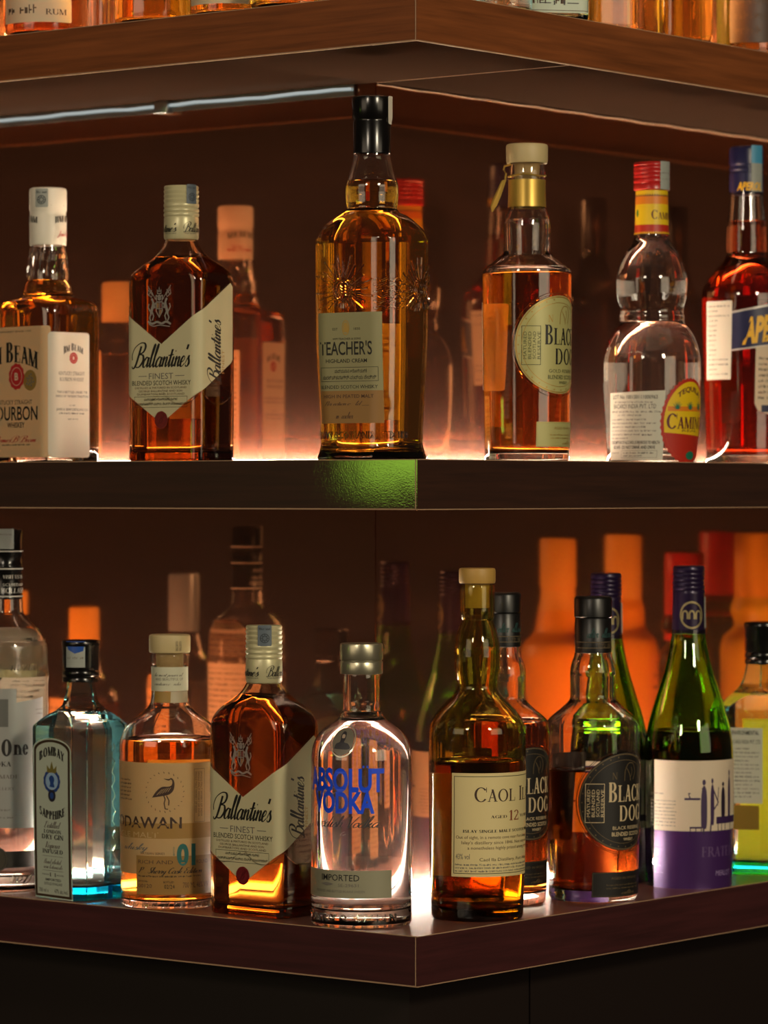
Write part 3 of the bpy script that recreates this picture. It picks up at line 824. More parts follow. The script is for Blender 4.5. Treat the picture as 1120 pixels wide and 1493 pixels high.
def crest(f, u, v, w, h, ink, ink2):
    """small printed coat of arms: shield, two supporters, crossed flags, helmet, ribbon"""
    def q(x, y): return (u+x*w, v+y*h)
    f.line([q(-.13, .1), q(.13, .1), q(.13, -.12), q(0, -.27), q(-.13, -.12), q(-.13, .1)], w*.045, ink)
    f.line([q(0, .1), q(0, -.25)], w*.03, ink); f.line([q(-.13, -.06), q(.13, -.06)], w*.03, ink)
    f.blob([q(-.1, .07), q(-.03, .07), q(-.03, -.03), q(-.1, -.03)], ink2, .0006); f.blob([q(.03, -.09), q(.1, -.09), q(.08, -.18), q(.03, -.2)], ink2, .0006)
    f.blob([q(.03, .07), q(.1, .07), q(.1, -.03), q(.03, -.03)], paint('print_red', (110, 50, 40), .5), .0006)
    for sg in (-1, 1):
        f.blob([q(sg*.18, .0), q(sg*.24, .13), q(sg*.3, .2), q(sg*.36, .17), q(sg*.31, .1), q(sg*.34, .0), q(sg*.4, -.12), q(sg*.38, -.24), q(sg*.3, -.16), q(sg*.25, -.05)], ink, .0004)
        for pts in ([(.22, .02), (.16, .08)], [(.24, -.04), (.17, -.02)], [(.3, -.14), (.24, -.24), (.3, -.34)], [(.38, -.2), (.42, -.28), (.36, -.36)], [(.4, -.12), (.48, -.02), (.44, .06)]):
            f.line([q(sg*x, y) for x, y in pts], w*.05, ink)
        f.line([q(sg*.1, .12), q(sg*.5, .5)], w*.025, ink)
        f.line([q(sg*.28, .3), q(sg*.47, .46), q(sg*.5, .3), q(sg*.34, .22), q(sg*.28, .3)], w*.035, ink); f.line([q(sg*.3, .28), q(sg*.48, .4)], w*.03, ink); f.line([q(sg*.32, .4), q(sg*.48, .26)], w*.03, ink)
        f.line(catmull([q(0, .2), q(sg*.14, .26), q(sg*.12, .16), q(sg*.2, .2)]), w*.04, ink)
    f.blob([q(-.06, .14), q(.06, .14), q(.07, .24), q(0, .28), q(-.07, .24)], ink, .0004)
    f.line([q(-.08, .3), q(-.08, .4), q(-.03, .34), q(0, .46), q(.03, .34), q(.08, .4), q(.08, .3), q(-.08, .3)], w*.035, ink)
    f.line(catmull([q(-.5, -.36), q(-.3, -.42), q(-.1, -.38), q(.1, -.42), q(.3, -.38), q(.5, -.44)]), w*.07, ink)
    f.line(catmull([q(-.46, -.42), q(-.26, -.48), q(0, -.46), q(.26, -.48), q(.46, -.5)]), w*.03, ink)

# ------------------------------------------------------------------ square bourbon bottle, far left of the middle shelf
b = Bottle('bourbon_bottle', 'square bourbon bottle with cream label and white cap at the left of the middle shelf', 'bottle', None, 'L', 70, .10, 40, ZM,
  [(672, 74, .8, .3), (655, 75.5, .8, .3), (500, 76, .8, .3), (458, 75.5, .8, .34), (447, 73, .82, .42), (441, 66, .85, .6), (437, 50, .95, .9), (433.5, 39, 1, 1), (429, 36.5, 1, 1), (421, 35.2, 1, 1), (415, 33.5, 1, 1), (410, 31, 1, 1), (400, 30.6, 1, 1), (385, 28.5, 1, 1), (365, 25.6, 1, 1), (352, 24.5, 1, 1), (300, 23, 1, 1)], liquid=JIM, level=409, th=.0038, tb=.008)
b.lathe('cap', [(358, 26.2), (354, 26.8), (318, 27.2), (316, 26.4), (309, 26.4), (307, 27.4), (280, 27.4), (276, 26.6), (274.5, 24)], CAPWHITE)
cp = b.cprof([(358, 27.3), (274, 27.5)])
hn = b.p.half(b.z(385))
relief('moulded_flutes', [[(hn*(k/7-1), b.z(404-j*6)) for j in range(8)] for k in range(14)], b.p, b.glass, CLEAR, .0024, .0009)
b.stamp(52, 70, 277, 304, cp, STRIP)
f = Flat(); U = lambda x, y=330: b.u(x, y, cp)
f.text('JIM BEAM', U(80), U(80)+.036, b.z(327), b.z(318), K, 'serif', T=.2, arc=.002)
f.text('JIM BEAM', U(55)-.036, U(55), b.z(327), b.z(318), K, 'serif', T=.2, arc=.002)
f.text('James B. Beam', U(83), U(83)+.034, b.z(346), b.z(338), RED, 'script')
f.line([(U(74), b.z(301)), (U(97), b.z(301))], .0004, GREY)
b.art('cap_print', f, cp)
f = Flat(); Z = b.z; U = lambda x, y=560: b.u(x, y)
uL = -b.p.at(Z(560))[0]*1.02; uf = U(70)
f.rect(uL, Z(667), U(74), Z(478), paint('warm_cream_paper', (228, 198, 152), .55, trans=.35), r=.003)
f.rect(U(70), Z(667.5), U(133), Z(487), WHITE, .00028, r=.004)
sx = (U(60)-U(20))/40
uc = U(22)
f.text('Jim Beam', uc-.052, uc+.040, Z(541), Z(512), K, 'serif', T=.24, t=.09, arc=.009, smallcaps=.84)
f.text('WHISKEY SINCE 1795', uc-.025, uc+.028, Z(486), Z(483.5), BROWN, 'sans')
rosette(f, U(24.5), Z(550), 17.5*b.m)
f.disc(U(44), Z(556), 15*b.m, 15*b.m, GOLD, .00033, 32)
for i in range(14): f.disc(U(44)+.007*cos(i*2.4)*(.3+i*.05), Z(556)+.008*sin(i*2.4)*(.3+i*.05), .0011, .0013, GREY, .0004, 8)
f.text('KENTUCKY STRAIGHT', uc-.036, U(47), Z(590.5), Z(584), BROWN, 'sans')
f.text('BOURBON', uc-.042, U(55), Z(613), Z(593.5), K, 'sans', .012)
f.text('WHISKEY', U(11), U(36), Z(624), Z(616.5), K, 'sans', .01)
f.text('James B. Beam', uc-.036, U(53), Z(645), Z(637), RED, 'script')
f.words(U(3), U(44), Z(650), .0019, K, 5)
um = U(107)
f.text('Jim Beam', U(92.5), U(121), Z(518.5), Z(508), K, 'serif', T=.24, t=.09, arc=.004, smallcaps=.84)
rosette(f, um, Z(524), 7.5*b.m, ink=WHITE)
f.text('KENTUCKY STRAIGHT', U(85.5), U(123), Z(549), Z(543.5), GREY, 'sans')
f.text('BOURBON WHISKEY', U(87), U(122), Z(557.5), Z(552), GREY, 'sans')
f.text('THIS IS BOTTLED UNDER THE', U(83), U(127), Z(575), Z(571.5), K, 'sans')
f.text('FAMILY OF THE BEAM TRADITION', U(81.5), U(128), Z(581), Z(577.5), K, 'sans')
f.words(U(101), U(112), Z(593.5), .0019, GREY, 3)
f.text('JAMES B. BEAM DISTILLING CO.', U(82), U(128), Z(600), Z(596.5), K, 'sans')
f.words(U(86), U(124), Z(605), .002, K, 9); f.words(U(99), U(113), Z(613), .0018, GREY, 10)
b.art('label', f)
b.back(500, 660, .032, BACKP, BROWN, 4, lambda f, h, v1, v0: (rosette(f, h, v1-.022, .006), f.text('JIM BEAM', h-.02, h+.02, v1-.014, v1-.007, K, 'serif', arc=.003)))

# ------------------------------------------------------------------ flat-shouldered amber whisky bottles with a chevron label
def chevron(px, yaw, shelf, t, ys, label, rows, cap, stamp, side='L'):
    b = Bottle('whisky_bottle', label, 'bottle', 'dark whisky bottles with chevron labels', side, px, t, yaw, shelf, rows, glass('brown_glass', 1.5, (.82, .62, .36), .012), BAL, ys['level'], th=.0034, tb=.009)
    Z = b.z; c0, w = cap[0], cap[2]; h = cap[1]-cap[0]
    P = [(cap[1]+3, w*.93), (cap[1], w), (c0+h*.63, w), (c0+h*.60, w*.97), (c0+h*.575, w*1.02), (c0+h*.545, w*1.02), (c0+h*.515, w*.97), (c0+h*.49, w*1.02), (c0+h*.46, w*1.02), (c0+h*.43, w*.965), (c0+h*.40, w*1.01)]
    for i in range(4): P += [(c0+h*(.36-i*.085), w*1.02), (c0+h*(.33-i*.085), w*.97)]
    P += [(c0+h*.03, w*1.0), (c0, w*.95)]
    b.lathe('cap', P, CAPKHAKI)
    cp = b.cprof([(cap[1]+3, w*1.02), (c0-3, w*1.02)])
    b.stamp(stamp[0], stamp[1], c0-1, c0+h*.36, cp, STRIPD)
    f = Flat(); yy = c0+h*.8
    U = lambda x: b.u(x, yy, cp)
    f.text("Ballantine's", U(px-w*1.6)-.022, U(px-w*.28), b.z(c0+h*.9), b.z(c0+h*.73), K, 'script')
    f.text("Ballantine's", U(px+w*.12), U(px+w*.12)+.034, b.z(c0+h*.9), b.z(c0+h*.73), K, 'script')
    f.words(U(px+w*.2), U(px+w*.2)+.022, b.z(c0+h*.94), .0014, GREY, 6); f.words(U(px-w*.9), U(px-w*.3), b.z(c0+h*.94), .0014, GREY, 6)
    b.art('cap_print', f, cp)
    y = ys
    hx, hy, r = b.p.at(Z(y['mid'])); a = hx-r
    per = 2*a+2*(hy-r)+r*pi
    f = Flat()
    ue = hx+r*.57/1+2*(hy-r)+r*.15                     # the label runs round the right-hand corner
    corner = a+r*pi/4
    dip, edge, bot, lo = Z(y['dip']), Z(y['edge']), Z(y['tip']), Z(y['low'])
    vR1 = dip+(edge-dip)*(ue)/corner*.92; vR0 = bot+(lo-bot)*(ue)/corner*.92
    uLf = -corner*1.0
    pts = [(0, bot), (ue-.003, vR0-.001), (ue, vR0+.003), (ue, vR1-.004), (ue-.004, vR1), (0, dip), (-ue+.004, vR1), (-ue, vR1-.004), (-ue, vR0+.003), (-ue+.003, vR0-.001)]
    f.poly(pts, SAGE)
    m = b.m; W = corner*.98
    wr = y['wr']
    f.text("Ballantine's", -W*.86, W*.82, Z(y['name']), Z(y['name']-wr*1.0), K, 'script', T=.2, bold=.03)
    v = y['name']
    f.text('FINEST', -W*.36, W*.34, Z(v+wr*.55), Z(v+wr*.28), GREY, 'sans')
    f.rect(-W*.66, Z(v+wr*.43), -W*.42, Z(v+wr*.4), GREY, .0004); f.rect(W*.40, Z(v+wr*.43), W*.66, Z(v+wr*.4), GREY, .0004)
    f.text('BLENDED SCOTCH WHISKY', -W*.84, W*.84, Z(v+wr*.83), Z(v+wr*.62), K, 'sans')
    f.text('DISTILLED & MATURED IN SCOTLAND', -W*.76, W*.72, Z(v+wr*.99), Z(v+wr*.90), BROWN, 'sans')
    f.text('GEORGE BALLANTINE AND SON', -W*.66, W*.60, Z(v+wr*1.14), Z(v+wr*1.05), BROWN, 'sans')
    f.text('DUMBARTON AND SCOTLAND', -W*.70, W*.66, Z(v+wr*1.28), Z(v+wr*1.19), BROWN, 'sans')
    f.frame(-W*.78, Z(v+wr*1.84), W*.74, Z(v+wr*1.34), .0004, K)
    f.text('ಮದ್ಯಪಾನ ಆರೋಗ್ಯಕ್ಕೆ ಹಾನಿಕರ', -W*.5, W*.46, Z(v+wr*1.52), Z(v+wr*1.42), K, 'sans', .01)
    f.text('ಸುರಕ್ಷಿತವಾಗಿರಿ-ಮದ್ಯ ಸೇವಿಸಿ ಚಲಾಯಿಸಬೇಡಿ', -W*.74, W*.70, Z(v+wr*1.73), Z(v+wr*1.63), K, 'sans', .01)
    us = corner+(hy-r)*.86+r*.4
    f.text("Ballantine's", us-wr*m*.42, us+wr*m*.42, Z(y['side1']), Z(y['side0']), K, 'script', T=.2, bold=.03, rot=90)
    f.text('FINEST', us+wr*m*.5, us+wr*m*.68, Z(y['side1']-16), Z(y['side0']+44), SAGE if False else GOLD, 'sans', rot=90)
    b.art('label', f)
    f = Flat(); rs = y['seal']*m
    f.disc(0, Z(y['sealy']), rs, rs*1.02, WAX, .0008, 40, 9, .012)
    f.ringd(0, Z(y['sealy']), rs*.8, rs*.82, rs*.05, paint('wax_dark', (84, 16, 22), .3), .0011)
    f.text('B', -rs*.55, rs*.45, Z(y['sealy'])-rs*.4, Z(y['sealy'])+rs*.5, paint('wax_dark', (84, 16, 22), .3), 'script', off=.0012)
    b.art('wax_seal', f)
    f = Flat(); hh = (y['cr1']-y['cr0'])*m
    crest(f, -W*.06, Z((y['cr1']+y['cr0'])/2), y['crw']*m, hh, paint('silver_print', (150, 146, 140), .4, .3), paint('tan_print', (150, 112, 70), .4))
    b.art('printed_crest', f)
    # swags moulded in the foot of the bottle
    L = []
    for cx in (-corner*.55, corner*.55, corner+hy*.9):
        L.append([(cx+(k/10-.5)*corner*1.0, Z(y['low']+wr*.62)+((k/5-1)**2)*wr*.55*m) for k in range(11)])
    relief('moulded_swag', L, b.p, b.glass, CLEAR, .0016, .0009)
    b.back(y['mid']-4, y['mid']+70, .024, BACKP, BROWN, 8)
    return b
chevron(264.5, 34, ZM, .060, dict(level=376, dip=503, edge=456, tip=618, low=571, mid=540, name=536, wr=32, side0=468, side1=562, seal=12.5, sealy=613, cr0=418, cr1=478, crw=44),
  'dark amber whisky bottle with chevron label on the middle shelf, beside the square bourbon bottle',
  [(672, 77, .62, .22), (600, 77.5, .62, .22), (440, 77.5, .62, .22), (412, 77.3, .62, .24), (402, 75, .64, .3), (394, 68, .66, .36), (386, 57, .7, .5), (378, 44, .8, .75), (370, 35, .95, .95), (358, 27, 1, 1), (347, 23.2, 1, 1), (300, 21, 1, 1)], (271.5, 347, 25.4), (272, 286))
chevron(385, 38, ZB, .052, dict(level=1012, dip=1159, edge=1112, tip=1284, low=1234, mid=1190, name=1192, wr=34, side0=1128, side1=1218, seal=13, sealy=1273, cr0=1066, cr1=1130, crw=42),
  'dark amber whisky bottle with chevron label on the lowest shelf, beside the clear vodka bottle',
  [(1344, 77, .62, .22), (1300, 78.5, .62, .22), (1100, 79.5, .62, .22), (1060, 79.3, .62, .24), (1048, 76.5, .64, .3), (1038, 70, .66, .36), (1028, 59, .7, .5), (1018, 45, .8, .75), (1010, 35, .95, .95), (1000, 28, 1, 1), (992, 24.5, 1, 1), (945, 22, 1, 1)], (911.5, 993, 26.6), (376, 396))

# ------------------------------------------------------------------ tall whisky bottle at the corner
b = Bottle('whisky_bottle', 'tall gold whisky bottle with moulded sunburst at the middle shelf corner', 'bottle', None, 'L', 542.5, .075, 33, ZM,
  [(672, 79.5, .86, .5), (668, 80, .86, .5), (662, 78, .86, .5), (654, 75.5, .86, .5), (645, 74, .86, .5), (624, 74.5, .86, .5), (560, 78, .86, .48), (480, 81.5, .86, .46), (352, 82, .86, .46), (343, 79, .86, .5), (333, 73, .88, .6), (322, 61, .92, .8), (314, 49, .97, .95), (309.5, 39.5, 1, 1), (304, 36.6, 1, 1), (299, 37.4, 1, 1), (290, 38.3, 1, 1), (275, 38.5, 1, 1), (267, 37.7, 1, 1), (261, 35.5, 1, 1), (245, 31, 1, 1), (228, 27.3, 1, 1), (180, 25, 1, 1)], liquid=TEA, level=264.5, th=.0042, tb=.006)
Z = b.z
b.lathe('cap', [(226, 26.2), (224.5, 27.6), (180, 27.8), (178, 27.0), (175, 27.2), (172, 29), (146, 29.3), (142.5, 28.6), (141, 26.5)], CAPBLACK)
cp = b.cprof([(226, 28), (180, 28.1), (172, 29.4), (141, 29.5)])
f = Flat(); f.rect(b.u(566, 160, cp), Z(182), b.u(566, 160, cp)+.014, Z(141.5), WHITE, .0003, r=.002); b.art('tax_strip', f, cp)
f = Flat(); U = lambda x, y=540: b.u(x, y)
uR = U(558.5); uL = -uR*.98
uc = (uL+uR)/2; H = (uR-uL)/2
OLIVE = paint('olive_paper', (148, 144, 104), .5, trans=.06); TAN = paint('gold_brown_paper', (150, 112, 62), .45, trans=.06)
f.rect(uL, Z(571), uR, Z(458), OLIVE); f.rect(uL, Z(618), uR, Z(571), TAN)
f.text("TEACHER'S", uc-H*.92, uc+H*.72, Z(519), Z(500), K, 'sans', .012)
f.text('WM TEACHER & SONS', uc-H*.5, uc+H*.38, Z(497.5), Z(494.5), K, 'sans')
f.text('HIGHLAND CREAM', uc-H*.72, uc+H*.56, Z(530.5), Z(525), K, 'sans', .01)
f.frame(uc-H*.92, Z(557.5), uc+H*.88, Z(537), .0004, K)
f.text('ಮದ್ಯಪಾನ ಆರೋಗ್ಯಕ್ಕೆ', uc-H*.45, uc+H*.55, Z(545), Z(540.5), K, 'sans')
f.text('ಸುರಕ್ಷಿತವಾಗಿರಿ-ಮದ್ಯ ಸೇವಿಸಿ', uc-H*.84, uc+H*.82, Z(554.5), Z(549.5), K, 'sans')
f.text('BLENDED SCOTCH WHISKY', uc-H*.92, uc+H*.86, Z(568), Z(563), K, 'sans')
f.text('HIGH IN PEATED MALT', uc-H*.82, uc+H*.74, Z(581.5), Z(576.5), BROWN, 'sans', .01)
f.line([(uc-H*.8, Z(592.5)), (uc+H*.6, Z(592.5))], .0004, BROWN)
f.text('Wm Teacher', uc-H*.45, uc+H*.1, Z(611), Z(602), BROWN, 'script'); f.text('Perfection of Old', uc-H*.8, uc+H*.4, Z(592), Z(586), BROWN, 'script')
f.text('EST', uc-H*.5, uc-H*.34, Z(483.5), Z(480), K, 'sans'); f.text('1830', uc+H*.16, uc+H*.36, Z(483.5), Z(480), K, 'sans')
f.ringd(uc-H*.09, Z(480), .0045, .0075, .001, GOLD); f.blob([(uc-H*.09-.003, Z(486)), (uc-H*.09+.003, Z(486)), (uc-H*.09+.002, Z(474)), (uc-H*.09-.002, Z(474))], GOLD)
b.art('label', f)
def sun(uc, vc, R, n=26):
    L = []
    for i in range(n):
        a = 2*pi*i/n+.06; r0 = .36*R; r1 = R*(1.0 if i % 2 else .82)
        L.append([(uc+r0*cos(a)+(r1-r0)*cos(a)*k/4, vc+r0*sin(a)+(r1-r0)*sin(a)*k/4) for k in range(5)])
    L.append([(uc+.30*R*cos(a*pi/12), vc+.30*R*sin(a*pi/12)) for a in range(25)])
    L.append([(uc+.20*R*cos(a*pi/12), vc+.24*R*sin(a*pi/12)) for a in range(25)])
    for k in (-.12, -.04, .04, .12): L.append([(uc-.1*R, vc+k*R), (uc, vc+(k-.06)*R), (uc+.1*R, vc+k*R)])
    L.append([(uc, vc-.22*R), (uc, vc-.5*R)])
    return L
us = U(500, 425); usr = U(611, 425)
L = sun(us, Z(426), .036)+sun(usr, Z(426), .034, 22)
for k in range(7):
    y = 412+k*8
    L.append([(U(545, 425)+(usr-.030-U(545, 425))*q/14, Z(y)+.0012*sin(q*1.3+k*2)) for q in range(15)])
L = [q for q in ([p for p in l if p[1] > Z(455)] for l in L) if len(q) > 1]
relief('moulded_sunburst', L, b.p, b.glass, CLEAR, .0024, .0022)
hp = b.p.half(Z(634))
relief_text('moulded_lettering', 'GLASGOW SCOTLAND ESTD 1830 ', -hp*.42, hp*.46, Z(640), Z(629.5), b.p, b.glass, CLEAR, .0009)
b.back(470, 610, .03, BACKP, BROWN, 21)

# ------------------------------------------------------------------ green-gold oval label whisky, right run
def oval_dog(b, px_l, yc, rpx, y0s, y1s, paper, rim, ink, sub, small, tiny):
    """round label with a two-line name, a side panel and a small plate below"""
    Z = b.z; f = Flat(); r = rpx*b.m; u0 = b.u(px_l, yc)+r; v = Z(yc)
    f.disc(u0, v, r, r, paper, .00025, 64); f.ringd(u0, v, r*.985, r*.985, r*.025, rim, .0004); f.ringd(u0, v, r*.86, r*.86, r*.012, rim, .0004)
    f.text('Black', u0-r*.37, u0+r*.62, v+r*.0, v+r*.40, ink, 'serif', T=.2, t=.08, smallcaps=.84)
    f.text('DOG', u0-r*.12, u0+r*.62, v-r*.40, v-r*.08, ink, 'serif', T=.19, t=.075)
    f.frame(u0-r*.86, v-r*.42, u0-r*.46, v+r*.38, r*.012, sub)
    for k in range(4):
        f.text(('MATURED', 'BLENDED', 'SCOTLAND', 'RESERVE')[k], u0-r*(.82-k*.095), u0-r*(.755-k*.095), v-r*.3, v+r*.26, sub, 'sans', rot=90)
    f.text('BLACK RESERVE' if small else 'GOLD RESERVE', u0-r*.28, u0+r*.5, v-r*.57, v-r*.50, sub, 'sans')
    f.text('BLENDED SCOTCH', u0-r*.3, u0+r*.52, v-r*.70, v-r*.62, sub, 'sans', .01)
    f.text('WHISKY', u0-r*.02, u0+r*.26, v-r*.80, v-r*.74, sub, 'sans', .01)
    # hound's head in outline
    c = u0+r*.16; d = v+r*.58
    f.line(catmull([(c-r*.16, d-r*.16), (c-r*.14, d+r*.06), (c-r*.04, d+r*.2), (c+r*.1, d+r*.18), (c+r*.16, d+r*.02), (c+r*.1, d-r*.14)]), r*.018, rim)
    f.line(catmull([(c-r*.1, d+r*.1), (c-r*.02, d-r*.02), (c+r*.02, d-r*.16)]), r*.018, rim); f.line(catmull([(c+r*.04, d+r*.12), (c+r*.06, d), (c+r*.0, d-r*.1)]), r*.015, rim)
    f.text('N', c-r*.46, c-r*.34, d-r*.12, d+r*.02, rim, 'serif'); f.text('O', c+r*.3, c+r*.44, d-r*.12, d+r*.02, rim, 'serif')
    for k in range(22):
        a = radians(100+k*11.5); f.disc(u0+r*.925*cos(a), v+r*.925*sin(a), r*.018, r*.018, rim, .0004, 6)
    b.art('label', f)
    relief('moulded_ring', [[(u0+r*1.06*cos(radians(a)), v+r*1.06*sin(radians(a))) for a in range(0, 361, 8)]], b.p, b.glass, CLEAR, .0022, .0012)
    f = Flat(); p0 = b.u(tiny[0], (y0s+y1s)/2); p1 = p0+r*1.5
    f.rect(p0, Z(y1s), p1, Z(y0s), paper, r=.0006); f.frame(p0+.0008, Z(y1s)+.0008, p1-.0008, Z(y0s)-.0008, .00025, rim)
    q = (p0+p1)/2; hgt = Z(y0s)-Z(y1s)
    f.text('AGED IN WOOD', p0+r*.4, p1-r*.4, Z(y0s)-hgt*.3, Z(y0s)-hgt*.2, rim, 'sans')
    f.words(p0+r*.3, p1-r*.3, Z(y0s)-hgt*.55, hgt*.07, rim, 4); f.words(p0+r*.3, p1-r*.3, Z(y0s)-hgt*.68, hgt*.07, rim, 5)
    f.text('Walter', q-r*.1, q+r*.3, Z(y1s)+hgt*.1, Z(y1s)+hgt*.26, rim, 'script')
    b.art('small_label', f)
    b.back(yc-rpx*.9, yc+rpx*.9, r*.62, paint('dark_back_paper', (64, 44, 34), .6) if small else BACKP, GOLD if small else BROWN, 12)

SAGEG = paint('sage_gold_paper', (176, 172, 112), .38, .1)
b = Bottle('whisky_bottle', 'amber whisky bottle with round gold-green label and hanging gold tag on the middle shelf', 'bottle', None, 'R', 768.5, .075, -47, ZM,
  [(672, 61, 1, 1), (640, 62.5, 1, 1), (440, 65, 1, 1), (399, 65.3, 1, 1), (394, 64.5, 1, 1), (390, 60, 1, 1), (380, 47, 1, 1), (371, 36.5, 1, 1), (367, 34, 1, 1), (355, 34.3, 1, 1), (335, 35, 1, 1), (322, 34, 1, 1), (310, 30.5, 1, 1), (303, 27.5, 1, 1), (262, 26.7, 1, 1), (258, 27.5, 1, 1), (240, 26, 1, 1), (236, 25, 1, 1)], liquid=BDG, level=398, th=.0042, tb=.009)
Z = b.z
b.lathe('cap', [(239, 25), (238.5, 29.3), (235, 30.3), (214, 30.6), (211.5, 29.6), (210.5, 27)], BEIGE)
b.lathe('cork', [(268, 17.5), (239, 18.5)], CORK)
cp = b.cprof([(303, 27.4), (262, 26.7)])
f = Flat(); hh = b.p.half(Z(280)); GFO = paint('gold_foil', (186, 154, 70), .35, .6)
f.rect(-hh*.999, Z(302.5), hh*.999, Z(263), GFO, .0003); b.art('neck_band', f)
oval_dog(b, 750.5, 504.5, 71, 616, 652, SAGEG, GOLD, K, paint('deep_green_ink', (62, 70, 40), .5), 0, (782,))
# cord and hanging tag on the left of the neck
tb_ = tag_parent = b.root
c_, d_ = cos(-b.rot), sin(-b.rot)
def scr(dx, y, dep):   # offset in px to the right of the axis, towards us by dep metres -> bottle space
    X, Yy = dx*b.m, -dep
    return (c_*X-d_*Yy, d_*X+c_*Yy, Z(y))
tube('cord', [scr(-24, 241, .010), scr(-33, 243, .006), scr(-34, 248, .004), scr(-31, 254, .006), scr(-32, 262, .008)], .0011, GFO, b.root, 8)
tube('cord', [(27.4*b.m*cos(a*pi/12), 27.4*b.m*sin(a*pi/12), Z(257+1.2*sin(a*.8))) for a in range(25)], .0010, GFO, b.root, 8)
V = [scr(-30, 262, .008), scr(-36, 264, .008), scr(-50, 293, .002), scr(-52, 302, .002), scr(-50, 309, .002), scr(-44, 300, .004), scr(-38, 286, .006)]
V2 = [(x-c_*.0006*0+d_*.0, y+.0012, z) for x, y, z in V]
n = len(V); link_mesh('hanging_tag', V+V2, [tuple(range(n)), tuple(range(2*n-1, n-1, -1))]+[(i, n+i, n+(i+1) % n, (i+1) % n) for i in range(n)], [GFO], parent=b.root, smooth=False)

# ------------------------------------------------------------------ clear tequila bottle
YEL = paint('sun_yellow', (236, 200, 24), .45, trans=.15); TRED = paint('brick_red', (186, 44, 26), .45, trans=.15); ORA = paint('orange_ink', (226, 132, 26), .45, trans=.1)
AGA = paint('agave_green', (22, 110, 84), .5); MAR = paint('maroon_ink', (92, 24, 40), .5); CAPRED = paint('red_cap', (178, 30, 30), .3)
def camino(side, px, t, yaw, shelf, label, s=1.0, dx=0.0, detail=True, dy=0):
    X = lambda x: px+(x-950.5)
    b = Bottle('tequila_bottle', label, 'bottle', None, side, px, t, yaw, shelf,
      [(672, 64, 1, 1), (650, 66, 1, 1), (600, 69.5, 1, 1), (560, 71, 1, 1), (530, 70.8, 1, 1), (508, 67.5, 1, 1), (490, 61, 1, 1), (478, 53, 1, 1), (471, 47.5, 1, 1), (467, 47, 1, 1), (463.5, 48, 1, 1), (460, 47, 1, 1), (456, 46, 1, 1), (448, 47, 1, 1), (430, 51, 1, 1), (410, 52, 1, 1), (395, 49.5, 1, 1), (380, 44.5, 1, 1), (365, 36, 1, 1), (355, 29, 1, 1), (348, 25.8, 1, 1), (343, 25, 1, 1), (280, 23, 1, 1), (262, 22, 1, 1)], liquid=WATER, level=347, th=.0036, tb=.010)
    Z = b.z
    P = [(279, 23), (277, 26.4), (270, 26.2), (268.5, 25.2), (267, 26.4)]
    for i in range(4): P += [(263-i*6, 26.4), (261-i*6, 25.3), (259.5-i*6, 26.4)]
    P += [(239, 26.2), (237.3, 25)]
    b.lathe('cap', P, CAPRED)
    cp = b.cprof([(279, 26.6), (237, 26.6)])
    f = Flat(); u0 = b.u(X(963), 257, cp); f.rect(u0, Z(278), u0+.016, Z(237), STRIP, .0003, r=.0008); f.words(u0+.002, u0+.014, Z(255), .002, GREY, 2); f.words(u0+.002, u0+.014, Z(264), .002, GREY, 3); b.art('tax_strip', f, cp)
    f = Flat(); hh = b.p.half(Z(310))*.996
    f.rect(-hh, Z(287), hh, Z(279), YEL); f.rect(-hh, Z(299), hh, Z(287), ORA); f.rect(-hh, Z(329), hh, Z(299), YEL); f.rect(-hh, Z(342), hh, Z(329), TRED)
    n = 44
    for i in range(n):
        u = -hh+2*hh*i/n; w = 2*hh/n
        f.poly([(u, Z(287.5)), (u+w, Z(287.5)), (u+w/2, Z(284))], MAR, .0004, True); f.poly([(u+w/2, Z(338.5)), (u+w, Z(342)), (u, Z(342))], YEL, .0004, True)
    um = b.u(X(970), 316)
    for k in (0,):
        f.text('Camino Real', um-.0175, um+.042, Z(321), Z(308), MAR, 'serif', T=.2, smallcaps=.75)
        f.disc(b.u(X(930), 312), Z(312), .0022, .0042, paint('leaf_green', (30, 120, 50), .5), .0004, 16)
    b.art('neck_label', f)
    # long oval front label with a toothed red rim
    f = Flat(); us = b.u(X(963), 617); ru = 50*b.m; rv = 62*b.m; u0 = us+ru; v = Z(615)
    f.disc(u0, v, ru, rv, TRED, .0003, 120, 40, .022)
    f.disc(u0, v, ru*.9, rv*.92, YEL, .00042, 60)
    f.poly([(u0+ru*.9*cos(radians(a)), v+rv*.92*sin(radians(a))) for a in range(197, 344, 7)], TRED, .00052)
    f.rect(u0-ru*.88, v-rv*.26, u0+ru*.88, v+rv*.21, YEL, .0006); f.line([(u0-ru*.86, v+rv*.23), (u0+ru*.86, v+rv*.23)], .0006, TRED, .0007)
    f.rect(u0-ru*.8, v+rv*.23, u0+ru*.8, v+rv*.34, ORA, .00058)
    f.text('Camino', u0-ru*.82, u0+ru*.80, v-rv*.18, v+rv*.17, MAR, 'serif', T=.2, t=.08, off=.0008, smallcaps=.78)
    f.text('REAL', u0-ru*.3, u0+ru*.4, v-rv*.25, v-rv*.2, MAR, 'sans', off=.0008)
    f.text('TEQUILA', u0-ru*.5, u0+ru*.5, v+rv*.52, v+rv*.64, MAR, 'sans', .02, off=.0008, arc=rv*.17)
    for q in (-.5, .05, .6):
        c = u0+q*ru*.9-ru*.05; g = v+rv*.27
        for a in (-65, -40, -18, 0, 18, 40, 65):
            r_ = rv*(.2 if abs(a) < 50 else .15); A = radians(90+a)
            f.poly([(c-.0012, g), (c+.0012, g), (c+r_*cos(A), g+r_*sin(A))], AGA, .0008)
    f.disc(u0+ru*.1, v-rv*.8, ru*.2, rv*.1, AGA, .0008, 16)
    b.art('label', f)
